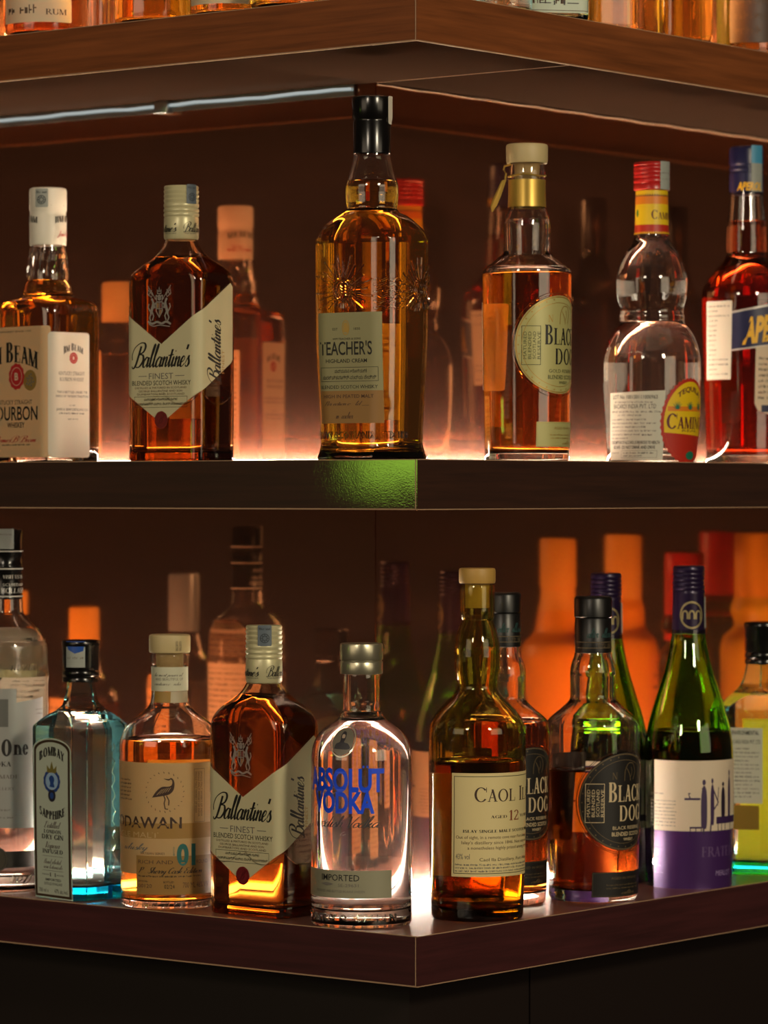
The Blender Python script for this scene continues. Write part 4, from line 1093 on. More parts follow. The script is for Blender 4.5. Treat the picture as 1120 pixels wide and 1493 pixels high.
    f = Flat(); u0, u1 = b.u(X(883), 620), b.u(X(968), 620); IP = paint('import_sticker', (214, 214, 198), .5, trans=.2)
    f.poly([(u0, Z(671.5)), (u1+.001, Z(671.5)), (u1, Z(571)), (u0-.0005, Z(574.5))], IP, .00028)
    w = u1-u0
    f.text('LOT No 100150111000963', u0+w*.08, u1-w*.12, Z(583), Z(577.5), K, 'sans', .008)
    f.words(u0+w*.12, u1-w*.2, Z(589), .0022, GREY, 1)
    f.text('BACARDI INDIA PVT. LTD', u0+w*.1, u1-w*.14, Z(597), Z(590.5), K, 'sans')
    f.words(u0+w*.06, u1-w*.06, Z(603), .0024, GREY, 2); f.words(u0+w*.2, u1-w*.35, Z(608), .0024, GREY, 3)
    for k in range(5): f.words(u0+w*.06, u1-w*(.12 if k % 2 else .3), Z(614+k*5.4), .0022, GREY, 5+k)
    f.words(u0+w*.06, u0+w*.42, Z(641), .002, GREY, 11); f.words(u0+w*.66, u0+w*.84, Z(636), .002, K, 12)
    f.text('CONSUMPTION OF ALCOHOL IS INJURIOUS TO HEALTH', u0+w*.05, u1-w*.05, Z(648), Z(643.5), K, 'sans', .02)
    f.text('BE SAFE - DO NOT DRINK AND DRIVE', u0+w*.12, u1-w*.12, Z(655), Z(650.5), K, 'sans', .02)
    f.frame(u0+w*.3, Z(668), u1-w*.08, Z(657.5), .0003, GREY)
    f.words(u0+w*.34, u1-w*.14, Z(662), .0018, K, 14); f.words(u0+w*.34, u1-w*.3, Z(666), .0018, K, 15); f.words(u0+w*.06, u0+w*.26, Z(662), .0018, GREY, 16)
    b.art('import_sticker', f)
    return b
camino('R', 950.5, .085, -40, ZM, 'clear double-bulb tequila bottle with red cap and yellow oval label on the middle shelf')

# ------------------------------------------------------------------ red aperitif bottle at the right edge
b = Bottle('aperitif_bottle', 'red-orange aperitif bottle with navy cap and white sticker, cut by right edge on middle shelf', 'bottle', None, 'R', 1088.5, .085, -30, ZM,
  [(672, 58, 1, 1), (650, 59, 1, 1), (560, 62, 1, 1), (460, 65, 1, 1), (435, 65.2, 1, 1), (423, 63.5, 1, 1), (410, 57, 1, 1), (398, 48.5, 1, 1), (388, 39.5, 1, 1), (378, 31.5, 1, 1), (370, 29.3, 1, 1), (350, 29, 1, 1), (325, 27.8, 1, 1), (285, 25, 1, 1), (240, 23, 1, 1)], liquid=APE, level=322.5, th=.0036, tb=.010)
Z = b.z; NAVY = paint('navy', (24, 26, 66), .35)
P = [(284, 23), (283, 24.8), (254, 24.8), (253, 23.9), (250, 23.9), (249, 24.9), (246, 24.9), (245, 24), (242, 24), (241, 24.9), (219, 24.9), (216, 24), (214.5, 22)]
b.lathe('cap', P, NAVY)
cp = b.cprof([(284, 25), (214, 25.1)])
f = Flat(); u0 = b.u(1096, 250, cp); f.rect(u0, Z(281), u0+.016, Z(240), STRIP, .0003); f.rect(u0, Z(240), u0+.016, Z(213.8), paint('sky_strip', (70, 150, 190), .4), .0003); b.art('tax_strip', f, cp)
f = Flat(); u0 = b.u(1075, 274, cp); f.text('APEROL', u0, u0+.03, Z(279), Z(268), paint('amber_ink', (230, 176, 30), .4), 'sans', .04, shear=.2); b.art('cap_print', f, cp)
f = Flat(); AM = paint('amber_ink', (230, 176, 30), .4)
ua = b.u(1062, 480); k = (Z(452)-Z(457))/.03
f.poly([(ua, Z(515)), (ua+.09, Z(500)), (ua+.09, Z(436)), (ua, Z(458))], paint('silver_rule', (190, 184, 178), .4, .4), .00028)
f.poly([(ua, Z(512.5)), (ua+.09, Z(497.5)), (ua+.09, Z(439)), (ua, Z(461))], NAVY, .0004)
P = glyphs('APEROL', 'sans', .05, 2); xs = [q[0] for p in P for q in p]; sx = .066/(max(xs)-min(xs)); sy = Z(464)-Z(499)
for p in P: f.poly([(b.u(1083, 480)+(q[0]-min(xs))*sx+q[1]*sy*.1, Z(503)+q[1]*sy+(q[0]-min(xs))*sx*.14) for q in p], AM, .0006, True)
PK = paint('pale_label', (222, 206, 176), .5, trans=.2)
u0 = b.u(1101, 560); f.poly([(u0, Z(590)), (u0+.004, Z(600)), (u0+.02, Z(606)), (u0+.05, Z(606)), (u0+.05, Z(500)), (u0, Z(508))], PK, .0003)
f.rect(u0+.008, Z(602), u0+.04, Z(592), NAVY, .0004); f.para(u0+.004, u0+.045, Z(520), Z(585), 8, BROWN, 4)
b.art('label', f)
f = Flat(); u0, u1 = b.u(1023.5, 500), b.u(1067, 500); IP = MATS['import_sticker']
f.rect(u0, Z(555), u1, Z(441.5), WHITE, .0005, r=.001); w = u1-u0
for k in range(15): f.words(u0+w*.12, u1-w*(.08 if k in (0, 2, 11, 12, 14) else .5), Z(450+k*7), .0021, GREY if k % 3 else K, k, .0007)
b.art('import_sticker', f)
# ------------------------------------------------------------------ lowest shelf, left run
BLUEG = glass('ice_blue_glass', 1.5, (.50, .91, .985), .011)
GOD = glass('pale_whisky', 1.36, (.96, .42, .05))
CAO = glass('deep_whisky', 1.36, (.40, .10, .01))
OLG = glass('olive_glass', 1.5, (.80, .74, .24), .0048)
GRNG = glass('green_glass', 1.5, (.36, .84, .08), .0042)
WINE = glass('red_wine', 1.345, (.05, .004, .006))
FROST = glass('frosted_glass', 1.5, (.94, .95, .9), .05, rough=.22, bump=.5)
SILV = paint('silver_label', (168, 170, 166), .35, .35); SILVD = paint('silver_dark_label', (116, 118, 114), .35, .4)

b = Bottle('vodka_bottle', 'tall clear vodka bottle with black cap and silver label at the lowest left', 'bottle', 'vodka bottles', 'L', 9, .056, 32, ZB,
  [(1304, 59.5, 1, 1), (1200, 60, 1, 1), (990, 60.3, 1, 1), (986, 61.3, 1, 1), (978, 61.3, 1, 1), (974, 60, 1, 1), (945, 59, 1, 1), (930, 55.5, 1, 1), (918, 48.5, 1, 1), (908, 39, 1, 1), (900, 30.5, 1, 1), (894, 25.5, 1, 1), (890, 24.6, 1, 1), (876, 24, 1, 1), (860, 22, 1, 1), (800, 19, 1, 1)], liquid=WATER, level=934, th=.0038, tb=.016)
Z = b.z
b.lathe('cap', [(873.5, 22), (873, 23.8), (868.5, 23.8), (868, 23.5), (828, 23.5), (827, 24), (824.5, 24), (823.5, 23.4), (805, 23.3), (804, 23.9), (801.5, 23.9), (801, 23.2), (776, 23.2), (773, 22.4), (771.5, 20)], CAPBLACK)
cp = b.cprof([(874, 23.9), (771, 23.9)])
f = Flat(); ua = b.u(-14, 790, cp); f.rect(ua, Z(800), b.u(20, 790, cp), Z(771), STRIP, .0003, r=.001); f.words(ua+.004, b.u(18, 790, cp), Z(780), .002, GREY, 3); b.art('tax_strip', f, cp)
f = Flat(); um = b.u(21, 850, cp); LG = paint('silver_ink', (186, 184, 176), .4, .3)
f.text('VISIT US IN', um-.013, um+.013, Z(843), Z(838), LG, 'serif'); f.text('SCHIEDAM', um-.013, um+.014, Z(854), Z(850), LG, 'sans'); f.text('HOLLAND', um-.015, um+.017, Z(864), Z(857), LG, 'serif')
h = b.p.half(Z(850))*.5
for y in (869, 829, 803.5): f.rect(-.07, Z(y+.9), .07, Z(y-.9), LG, .0005)
b.art('cap_print', f, cp)
f = Flat(); hh = b.p.half(Z(960)); f.rect(-hh*.99, Z(985), hh*.99, Z(940), FROST, .00035)
b.art('embossed_band', f)
hh = b.p.half(Z(960))*.5
relief_text('moulded_lettering', 'NOLET DISTILLERY SCHIEDAM HOLLAND', -hh*.6, hh*1.1, Z(975), Z(966), b.p, b.glass, CLEAR, .0011)
f = Flat(); U = lambda x, y=1060: b.u(x, y); uR = U(69.4); uL = U(-50)
f.poly([(uL, Z(1200)), (uR, Z(1203)), (uR, Z(1014)), (U(24), Z(1021)), (U(24), Z(1001)), (uL, Z(1001))], SILV)
f.rect(U(-40), Z(1056), U(12), Z(1016), SILVD, .0004)
f.line([(uL, Z(1071.5)), (uR, Z(1070))], .0003, GREY); f.line([(uL, Z(1104)), (uR, Z(1100))], .0003, GREY)
f.text('O', U(2), U(17), Z(1098), Z(1074), K, 'serif', T=.3, t=.09); f.text('ne', U(19), U(41), Z(1096.5), Z(1074), K, 'serif', T=.21, t=.07)
f.text('KETEL', U(2)-.06, U(2)-.004, Z(1099), Z(1074), K, 'serif', T=.24)
f.text('VODKA', U(16)-.028, U(16), Z(1113), Z(1106), K, 'serif', T=.2)
f.text('HANDMADE', U(27)-.042, U(27), Z(1130.5), Z(1125), GREY, 'serif', T=.2)
f.text('NOLET DISTILLERY', U(21)-.05, U(21), Z(1147), Z(1143), GREY, 'serif')
f.words(U(-20), U(16), Z(1177), .0024, GREY, 4); f.words(U(-20), U(19), Z(1188), .0024, GREY, 5)
f.words(U(52), U(66), Z(1033), .0022, GREY, 8); f.words(U(53), U(66), Z(1039), .0022, GREY, 9)
b.art('label', f)
f = Flat(); DK = paint('charcoal_band', (44, 42, 36), .5)
f.poly([(uL, Z(1262)), (uR, Z(1258)), (uR, Z(1235)), (uL, Z(1236))], DK); f.disc(U(-1), Z(1247), .0085, .0125, paint('pewter', (84, 80, 70), .35, .5), .0006, 30); f.ringd(U(-1), Z(1247), .007, .0105, .0008, DK, .0008)
b.art('lower_band', f)
hb = b.p.half(Z(1285))*.5
relief_text('moulded_foot_lettering', 'IMPORTED  ESTABLISHED 1691', -hb*.6, hb*.9, Z(1283), Z(1271), b.p, b.glass, CLEAR, .0012, 'script')
b.back(918, 1210, .040, BACKP, BROWN, 31)

def sapphire(px, t, yaw, label, side, full=True, dpx=0, dy=0):
    q, r = .86, .26
    o = lambda y: y+dy
    b = Bottle('gin_bottle', label, 'bottle', 'pale blue square gin bottles', side, px, t, yaw, ZB,
      [(o(1309), 70, q, r), (o(1290), 71, q, r), (o(1063), 75, q, r), (o(1059), 74.5, q, r), (o(1050), 66, .88, .34), (o(1041), 54, .92, .5), (o(1034), 43, .97, .8), (o(1026), 34.5, 1, 1), (o(1015), 29.5, 1, 1), (o(1003), 26.6, 1, 1), (o(993), 25, 1, 1), (o(950), 22, 1, 1)], BLUEG, WATER, o(1037), th=.0042, tb=.014, chamf=True)
    Z = lambda y: b.z(o(y))
    P = [(994, 22), (993.5, 26.8), (988, 27), (986, 25.6), (984, 26.8), (980, 27.2), (977, 25.9), (974, 26.8), (972, 26.9), (944, 27), (941, 28), (936, 28.4), (933.5, 27), (932.8, 25)]
    b.lathe('cap', [(o(y), w) for y, w in P], CAPBLACK)
    b.chcap = b.cprof([(o(994), 27.1), (o(933), 27.2)])
    return b, Z
b, Z = sapphire(118, .047, 42, 'pale blue square gin bottle with arched label and black cap on the lowest shelf', 'L')
cp = b.chcap
f = Flat(); u0, u1 = b.u(97, 960, cp), b.u(124, 960, cp); f.rect(u0, Z(972), u1, Z(934), STRIP, .0003); f.poly([(u0, Z(934)), (u1, Z(934)), (u1-.002, Z(948)), ((u0+u1)/2, Z(952)), (u0+.003, Z(946))], paint('royal_blue_strip', (26, 74, 156), .35), .00045)
f.words(u0+.002, u1-.002, Z(960), .0028, GREY, 3); b.art('tax_strip', f, cp)
f = Flat(); hx, hy, r = b.p.at(Z(1200)); w = (hx-r)*.985
GRN = paint('mint_paper', (202, 214, 196), .5, trans=.15); DBR = paint('dark_bronze', (66, 50, 30), .4, .2); NB = paint('cameo_blue', (38, 72, 140), .4); LB = paint('cameo_pale', (150, 186, 220), .45)
def arch(w_, y0, y1, rise, n=20): return [(-w_, Z(y0)), (w_, Z(y0))]+[(w_*cos(pi*i/n), Z(y1)+rise*sin(pi*i/n)) for i in range(n+1)]
f.poly(arch(w, 1306.5, 1091, .0125), GRN); f.poly(arch(w*.95, 1304.5, 1092, .0118), DBR, .0003); f.poly(arch(w*.84, 1301, 1094, .0105), GRN, .00036)
f.text('BOMBAY', -w*.66, w*.66, Z(1108), Z(1095), K, 'serif', T=.3, t=.11, arc=.0065)
f.text('SAPPHIRE', -w*.68, w*.68, Z(1184), Z(1172), K, 'serif', T=.3, t=.11, arc=-.0055)
vm = Z(1136)
f.disc(0, vm, w*.44, .0125, NB, .0005, 44, 13, .03); f.ringd(0, vm, w*.33, .0092, .0007, paint('cameo_light', (186, 200, 214), .5), .0006); f.disc(0, vm, w*.3, .0086, LB, .0006, 30)
f.blob([(-w*.12, vm-.006), (w*.14, vm-.0062), (w*.1, vm-.002), (w*.14, vm+.001), (w*.1, vm+.0045), (-w*.02, vm+.0062), (-w*.14, vm+.003), (-w*.08, vm-.002)], NB, .0007)
f.disc(0, Z(1157), w*.2, .0066, paint('cameo_dark', (40, 40, 52), .4), .00055, 20); f.disc(0, Z(1157), w*.1, .0035, NB, .0007, 16)
CR = paint('crown_gold', (150, 140, 70), .35, .4)
f.poly([(-w*.24, Z(1124)), (w*.24, Z(1124)), (w*.26, Z(1113)), (w*.1, Z(1119)), (0, Z(1107)), (-w*.1, Z(1119)), (-w*.26, Z(1113))], CR, .0006)
f.text('Distilled', -w*.44, w*.46, Z(1204), Z(1194.5), GREY, 'script', T=.22); f.text('LONDON', -w*.46, w*.46, Z(1212), Z(1206.5), K, 'serif', T=.24, t=.09); f.text('DRY GIN', -w*.56, w*.58, Z(1220.5), Z(1213.5), K, 'serif', T=.24, t=.09)
f.text('Vapour', -w*.38, w*.40, Z(1233), Z(1224), GREY, 'script', T=.22); f.text('INFUSED', -w*.54, w*.54, Z(1241), Z(1235), K, 'serif', T=.24, t=.09); f.line([(-w*.54, Z(1245)), (w*.54, Z(1245))], .0003, K)
f.text('Hand selected', -w*.48, w*.48, Z(1256), Z(1249), GREY, 'script', T=.2); f.text('rare botanicals', -w*.5, w*.5, Z(1263), Z(1257), GREY, 'script', T=.2); f.line([(-w*.54, Z(1266)), (w*.54, Z(1266))], .0003, K)
f.text('FROM', -w*.56, -w*.22, Z(1273), Z(1271), K, 'sans'); f.text('1761', -w*.18, w*.16, Z(1274.5), Z(1269), K, 'serif', T=.2); f.text('RECIPE', w*.2, w*.56, Z(1273), Z(1271), K, 'sans')
f.text('IMPORTED', -w*.4, w*.42, Z(1281), Z(1277.5), K, 'sans', .02); f.text('DISTILLED IN ENGLAND', -w*.46, w*.48, Z(1287), Z(1283), K, 'sans'); f.text('700 ml e', -w*.76, -w*.26, Z(1298), Z(1292), K, 'sans'); f.text('47% alc./vol.', w*.06, w*.78, Z(1298), Z(1292), K, 'sans')
b.art('label', f)
ue = hx+hy*2*.82
relief('moulded_vine', [[(hx+(hy-r)*1.55+.0022*sin(k*1.9), Z(1080)-k*.0052) for k in range(28)]], b.p, b.glass, BLUEG, .0022, .001)
b.back(1110, 1290, .024, paint('back_sage', (214, 206, 170), .6, trans=.2), BROWN, 41)

b = Bottle('whisky_bottle', 'rounded whisky bottle with bird label and wide beige stopper on the lowest shelf', 'bottle', None, 'L', 247.5, .055, 16, ZB,
  [(1325, 69.5, 1, 1), (1300, 70.5, 1, 1), (1150, 72.5, 1, 1), (1085, 73, 1, 1), (1075, 71.5, 1, 1), (1064, 67, 1, 1), (1054, 59.5, 1, 1), (1045, 49, 1, 1), (1038, 39.5, 1, 1), (1030, 31.5, 1, 1), (1022, 28, 1, 1), (1010, 26.6, 1, 1), (970, 26.3, 1, 1), (967, 27.5, 1, 1), (963, 29, 1, 1), (955, 29.3, 1, 1), (952, 27.5, 1, 1)], liquid=GOD, level=1076.5, th=.0038, tb=.007)
Z = b.z
b.lathe('cap', [(951.5, 24), (951, 29.3), (948, 30.2), (929, 30.2), (926, 29.6), (924.7, 27)], BEIGE)
b.lathe('cork', [(992, 19.5), (951, 20)], CORK)
cp = b.cprof([(952, 30.4), (924, 30.5)])
f = Flat(); um = b.u(256, 940, cp)
for k in range(2): f.text('SMALL BATCH', um+k*.004, um+k*.004+.0026, Z(948), Z(934), K, 'sans', rot=90)
b.art('cap_print', f, cp)
f = Flat(); hh = b.p.half(Z(990))*.996; CP2 = paint('neck_paper', (196, 196, 170), .5)
f.rect(-hh, Z(1006.5), hh, Z(971.5), CP2, .0003); um = b.u(246, 990); W = .017
f.text('The most powerful', um-W, um+W*1.0, Z(985), Z(980), GREY, 'script'); f.text('AND BEAUTIFUL OF', um-W*.9, um+W*.95, Z(991), Z(987), GREY, 'sans'); f.text('creatures of India', um-W, um+W*.8, Z(998), Z(993), GREY, 'script')
f.rect(b.u(226, 1014), Z(1023), b.u(249, 1014), Z(1007), paint('ochre_tag', (150, 118, 52), .5), .00035); f.rect(b.u(249, 1014), Z(1023), b.u(273, 1014), Z(1007), paint('buff_tag', (178, 166, 138), .5), .00035)
b.art('neck_label', f)
f = Flat(); U = lambda x, y=1180: b.u(x, y); GP = paint('godwit_paper', (208, 178, 126), .55, trans=.34); GT = paint('tan_band', (176, 138, 74), .5, trans=.3); GB = paint('ochre_plate', (164, 126, 66), .5, trans=.25); DK2 = paint('umber_ink', (58, 36, 24), .6); TEAL = paint('teal_ink', (28, 96, 92), .5)
uL, uR = -.088, U(306)+.03
f.rect(uL, Z(1268), uR, Z(1107), GP)
f.rect(uL, Z(1216), uR, Z(1194), GT, .00035); f.rect(U(199), Z(1297), uR, Z(1241), GB, .00045)
f.text('GODAWAN', U(178)-.020, U(265), Z(1201), Z(1185), DK2, 'sans', .018)
f.text('SINGLE MALT', U(184)-.03, U(231), Z(1215), Z(1207), GP, 'sans')
f.text('whisky', U(182), U(216), Z(1233), Z(1224), GREY, 'script'); f.text('ARTISAN SERIES', U(205), U(240), Z(1239), Z(1236), BROWN, 'sans')
f.text('01', U(257.5), U(284.5), Z(1253), Z(1225), TEAL, 'sans', .05, off=.0006); f.text('BATCH', U(252), U(254.5), Z(1240), Z(1228), TEAL, 'sans', rot=90)
f.text('RICH AND', U(202), U(252), Z(1252.5), Z(1247), BROWN, 'sans', off=.0006); f.text('ROUND', U(286), U(302), Z(1252.5), Z(1247), BROWN, 'sans', off=.0006)
f.text('P.X. Sherry Cask Edition', U(202), U(294), Z(1266), Z(1257.5), K, 'script', off=.0006); f.words(U(202), U(292), Z(1271.5), .002, K, 4, .0006)
f.text('BATCH No', U(202), U(215), Z(1279), Z(1276.5), K, 'sans', off=.0006); f.text('BOTTLED', U(238), U(253), Z(1280), Z(1277), K, 'sans', off=.0006); f.text('00120', U(202), U(221), Z(1287), Z(1281.5), BROWN, 'sans', off=.0006); f.text('02/24', U(239), U(254), Z(1288), Z(1282), K, 'sans', off=.0006); f.text('700 ML 46% V/V', U(266), U(303), Z(1287), Z(1279), BROWN, 'sans', off=.0006)
for k in range(6): f.words(U(177), U(192), Z(1134+k*5.6), .0022, BROWN, 20+k)
f.frame(U(283), Z(1193), U(298), Z(1116), .0003, BROWN)
for k in range(3): f.text('SINGLE MALT WHISKY OF INDIA', U(284.5)+k*.0034, U(284.5)+k*.0034+.0022, Z(1185 if k else 1180), Z(1120), BROWN, 'sans', rot=-90)
m = b.m; cu, cv = U(240), Z(1149)
def q(x, y): return (U(x), Z(y))
f.blob([q(222, 1157), q(228, 1148), q(236, 1141.5), q(245, 1141), q(250, 1139), q(251.5, 1134), q(249.5, 1130.5), q(246, 1132), q(239, 1129.5), q(246, 1130), q(250, 1128.5), q(253.5, 1132), q(254.5, 1139), q(252.5, 1147), q(246, 1152.5), q(234, 1155)], DK2, .0006, 5)
for pts in ([q(239, 1154), q(241, 1159), q(239.5, 1165), q(241, 1173), q(245, 1173.5)], [q(243, 1154), q(246.5, 1161), q(246, 1168)]): f.line(pts, .0011, DK2, .0006)
for k in range(5): f.line([q(229+k*4, 1153-k*1.2), q(237+k*3, 1144.5-k*.6)], .0004, GP, .0008)
for k in range(24):
    a = 2*pi*k/24; f.line([(cu+.0195*cos(a), cv+.0195*sin(a)), (cu+.0205*cos(a+.05), cv+.0212*sin(a+.05))], .0006, DK2, .0006)
b.art('label', f)
hb = b.p.half(Z(1312))*.5
relief('moulded_facets', [[(-hb+2*hb*k/26, Z(1318-(k % 3)*3)), (-hb+2*hb*(k+.5)/26, Z(1306+(k % 4)*2))] for k in range(26)], b.p, b.glass, CLEAR, .0016, .0009)
b.back(1110, 1280, .034, BACKP, BROWN, 51)

b = Bottle('vodka_bottle', 'clear vodka bottle with big blue lettering and silver cap', 'bottle', 'vodka bottles', 'L', 527, .0505, 22, ZB,
  [(1352, 72.5, 1, 1), (1340, 73.3, 1, 1), (1105, 73.5, 1, 1), (1092, 72, 1, 1), (1079, 68, 1, 1), (1069, 61.5, 1, 1), (1061, 53.5, 1, 1), (1055, 45, 1, 1), (1051, 38.5, 1, 1), (1047.5, 35, 1, 1), (1044, 32.5, 1, 1), (1041, 31.4, 1, 1), (1038.5, 30, 1, 1), (1036.5, 27.4, 1, 1), (1030, 26.8, 1, 1), (985, 26.3, 1, 1), (950, 24, 1, 1)], liquid=WATER, level=1046, th=.0034, tb=.016)
Z = b.z; STEEL = paint('silver_cap_metal', (178, 174, 150), .3, .85)
b.lathe('cap', [(982.5, 27), (982, 30.6), (980, 31.2), (965, 31.2), (963.8, 30.6), (963.2, 29.6), (962.4, 29.6), (961.8, 30.8), (960, 31.4), (941, 31.4), (938.5, 30.6), (937.6, 29)], STEEL)
f = Flat(); U = lambda x, y=1130: b.u(x, y); r = b.p.at(Z(1150))[0]
f.text('ABSOLUT', -r*.88, U(560), Z(1147.5), Z(1116), BLUE, 'sans', .037); f.text('VODKA', -r*.70, U(546), Z(1178.5), Z(1149.5), BLUE, 'sans', .037)
for k in (-.002, .002): f.disc(U(533)+k, Z(1112.5), .0011, .0013, BLUE, .0004, 12)
f.text('Swedish Vodka', -r*.80, U(554), Z(1200), Z(1184), paint('slate_script', (44, 46, 54), .5), 'script', T=.12, bold=.03)
f.text('Co', U(496), U(505), Z(1212), Z(1206), GREY, 'script')
b.art('lettering', f)
f = Flat(); LBG = paint('grey_label', (150, 148, 124), .45, .1, trans=.1)
f.rect(-r*1.1, Z(1302), U(571), Z(1262), LBG, r=.001); f.text('IMPORTED', U(470), U(524), Z(1277), Z(1268), K, 'sans', .005)
f.line([(U(458), Z(1281.5)), (U(545), Z(1283.5))], .0003, GREY); f.blob([q_ for q_ in [(U(469), Z(1282)), (U(477), Z(1280)), (U(486), Z(1282)), (U(477), Z(1284.5))]], GREY, .0005); f.text('SE-29631', U(493), U(523), Z(1285.5), Z(1281), GREY, 'sans', off=.0005)
f.text('PRODUCED AND BOTTLED IN AHUS SWEDEN', U(463), U(532), Z(1294), Z(1290.5), GREY, 'sans')
b.art('label', f)
f = Flat(); u0, v0 = U(500, 1075), Z(1077)
f.ringd(u0, v0, .0135, .0155, .0012, paint('medal_rim', (190, 186, 170), .25, .6), .0006, n=40); f.disc(u0, v0, .0115, .0132, paint('medal_field', (128, 122, 108), .4, trans=.3), .0004, 30)
SL = paint('portrait_ink', (46, 44, 50), .5)
f.blob([(u0-.008, v0-.007), (u0+.008, v0-.0072), (u0+.0065, v0-.002), (u0+.002, v0-.0005), (u0+.0028, v0+.003), (u0+.0022, v0+.0085), (u0-.001, v0+.0098), (u0-.0026, v0+.006), (u0-.0022, v0+.002), (u0-.003, v0-.0005), (u0-.0065, v0-.0022)], SL, .0006)
f.blob([(u0-.0012, v0+.0035), (u0+.0016, v0+.0035), (u0+.0016, v0+.0065), (u0-.0012, v0+.0068)], paint('portrait_face', (168, 148, 128), .5), .0008)
b.art('medallion', f)
relief_text('moulded_lettering', 'COUNTRY OF SWEDEN', -r*1.15, U(577, 1330), Z(1336), Z(1325.5), b.p, b.glass, CLEAR, .0012, bold=.03)
h = b.p.half(Z(1200)); f = Flat(); BKP = paint('back_sticker', (196, 190, 158), .55, trans=.3)
u0, u1 = h-.047, h-.006
f.rect(u0, Z(1296), u1, Z(1190), BKP, .0003)
for k in range(11): f.words(u0+.004, u1-.003, Z(1198+k*8.6), .0026, BROWN, k)
b.art('back_label', f)

# ------------------------------------------------------------------ lowest shelf, right run
b = Bottle('whisky_bottle', 'olive-glass malt bottle with long bulged neck and cream label at the lowest shelf corner', 'bottle', None, 'R', 696, .050, -38, ZB,
  [(1354, 66, 1, 1), (1330, 67, 1, 1), (1150, 70.5, 1, 1), (1065, 71, 1, 1), (1055, 69, 1, 1), (1047, 65, 1, 1), (1036, 57, 1, 1), (1025, 47, 1, 1), (1015, 37, 1, 1), (1008, 31.5, 1, 1), (1000, 29.4, 1, 1), (990, 30.6, 1, 1), (975, 33.2, 1, 1), (958, 34, 1, 1), (940, 32.8, 1, 1), (922, 29, 1, 1), (908, 24, 1, 1), (903, 22.6, 1, 1), (900, 24.4, 1, 1), (896, 25.4, 1, 1), (856, 25.4, 1, 1), (852, 24.2, 1, 1)], OLG, CAO, 1107, th=.0044, tb=.011)
Z = b.z
b.lathe('cap', [(850.6, 22), (850.2, 25.8), (847, 26.8), (832, 26.8), (829, 26), (828, 23.5)], paint('wood_stopper', (176, 138, 66), .5))
b.lathe('cork', [(886, 17.5), (851, 18)], CORK)
f = Flat(); U = lambda x, y=1200: b.u(x, y); CA = paint('parchment', (222, 206, 150), .5, trans=.1)
u0 = U(659); u1 = -u0*.98 if -u0 > .03 else .06
f.rect(u0, Z(1271.5), u1, Z(1122), CA); f.frame(u0+.0025, Z(1267), u1-.0025, Z(1126.5), .0006, K)
c = (u0+u1)/2; W = u1-u0
f.text('Caol Ila', c-W*.305, c+W*.34, Z(1163), Z(1142.5), DK2, 'serif', T=.15, t=.055, smallcaps=.86)
f.text('AGED', c-W*.17, c-W*.02, Z(1187), Z(1183), DK2, 'serif', T=.2); f.text('12', c+W*.0, c+W*.12, Z(1191), Z(1176.5), paint('rust_ink', (130, 64, 36), .6), 'serif'); f.text('YEARS', c+W*.14, c+W*.3, Z(1187), Z(1183), DK2, 'serif', T=.2)
f.text('ISLAY SINGLE MALT SCOTCH WHISKY', c-W*.40, c+W*.40, Z(1207.5), Z(1203.5), K, 'serif', T=.22, t=.08)
for k, tx in enumerate(('Out of sight, in a remote cove near Port Askaig lies Caol Ila', "Islay's distillery since 1846. Not easy to find, its", 'a nonetheless highly prized among devotees')):
    f.text(tx, c-W*(.46-.05*k), c+W*(.46-.05*k), Z(1216.5+k*7.6), Z(1212+k*7.6), BROWN, 'sans')
f.text('43% vol', u0+W*.04, u0+W*.16, Z(1246), Z(1238), GREY, 'sans'); f.text('Caol Ila Distillery, Port Askaig, Islay', c-W*.26, c+W*.40, Z(1248.5), Z(1244), DK2, 'sans')
for k in range(3): f.words(u0+W*.035, u1-W*.04, Z(1255.2+k*4.6), .0021, GREY, 70+k)
b.art('label', f)
b.back(1130, 1280, .036, BACKP, BROWN, 61)

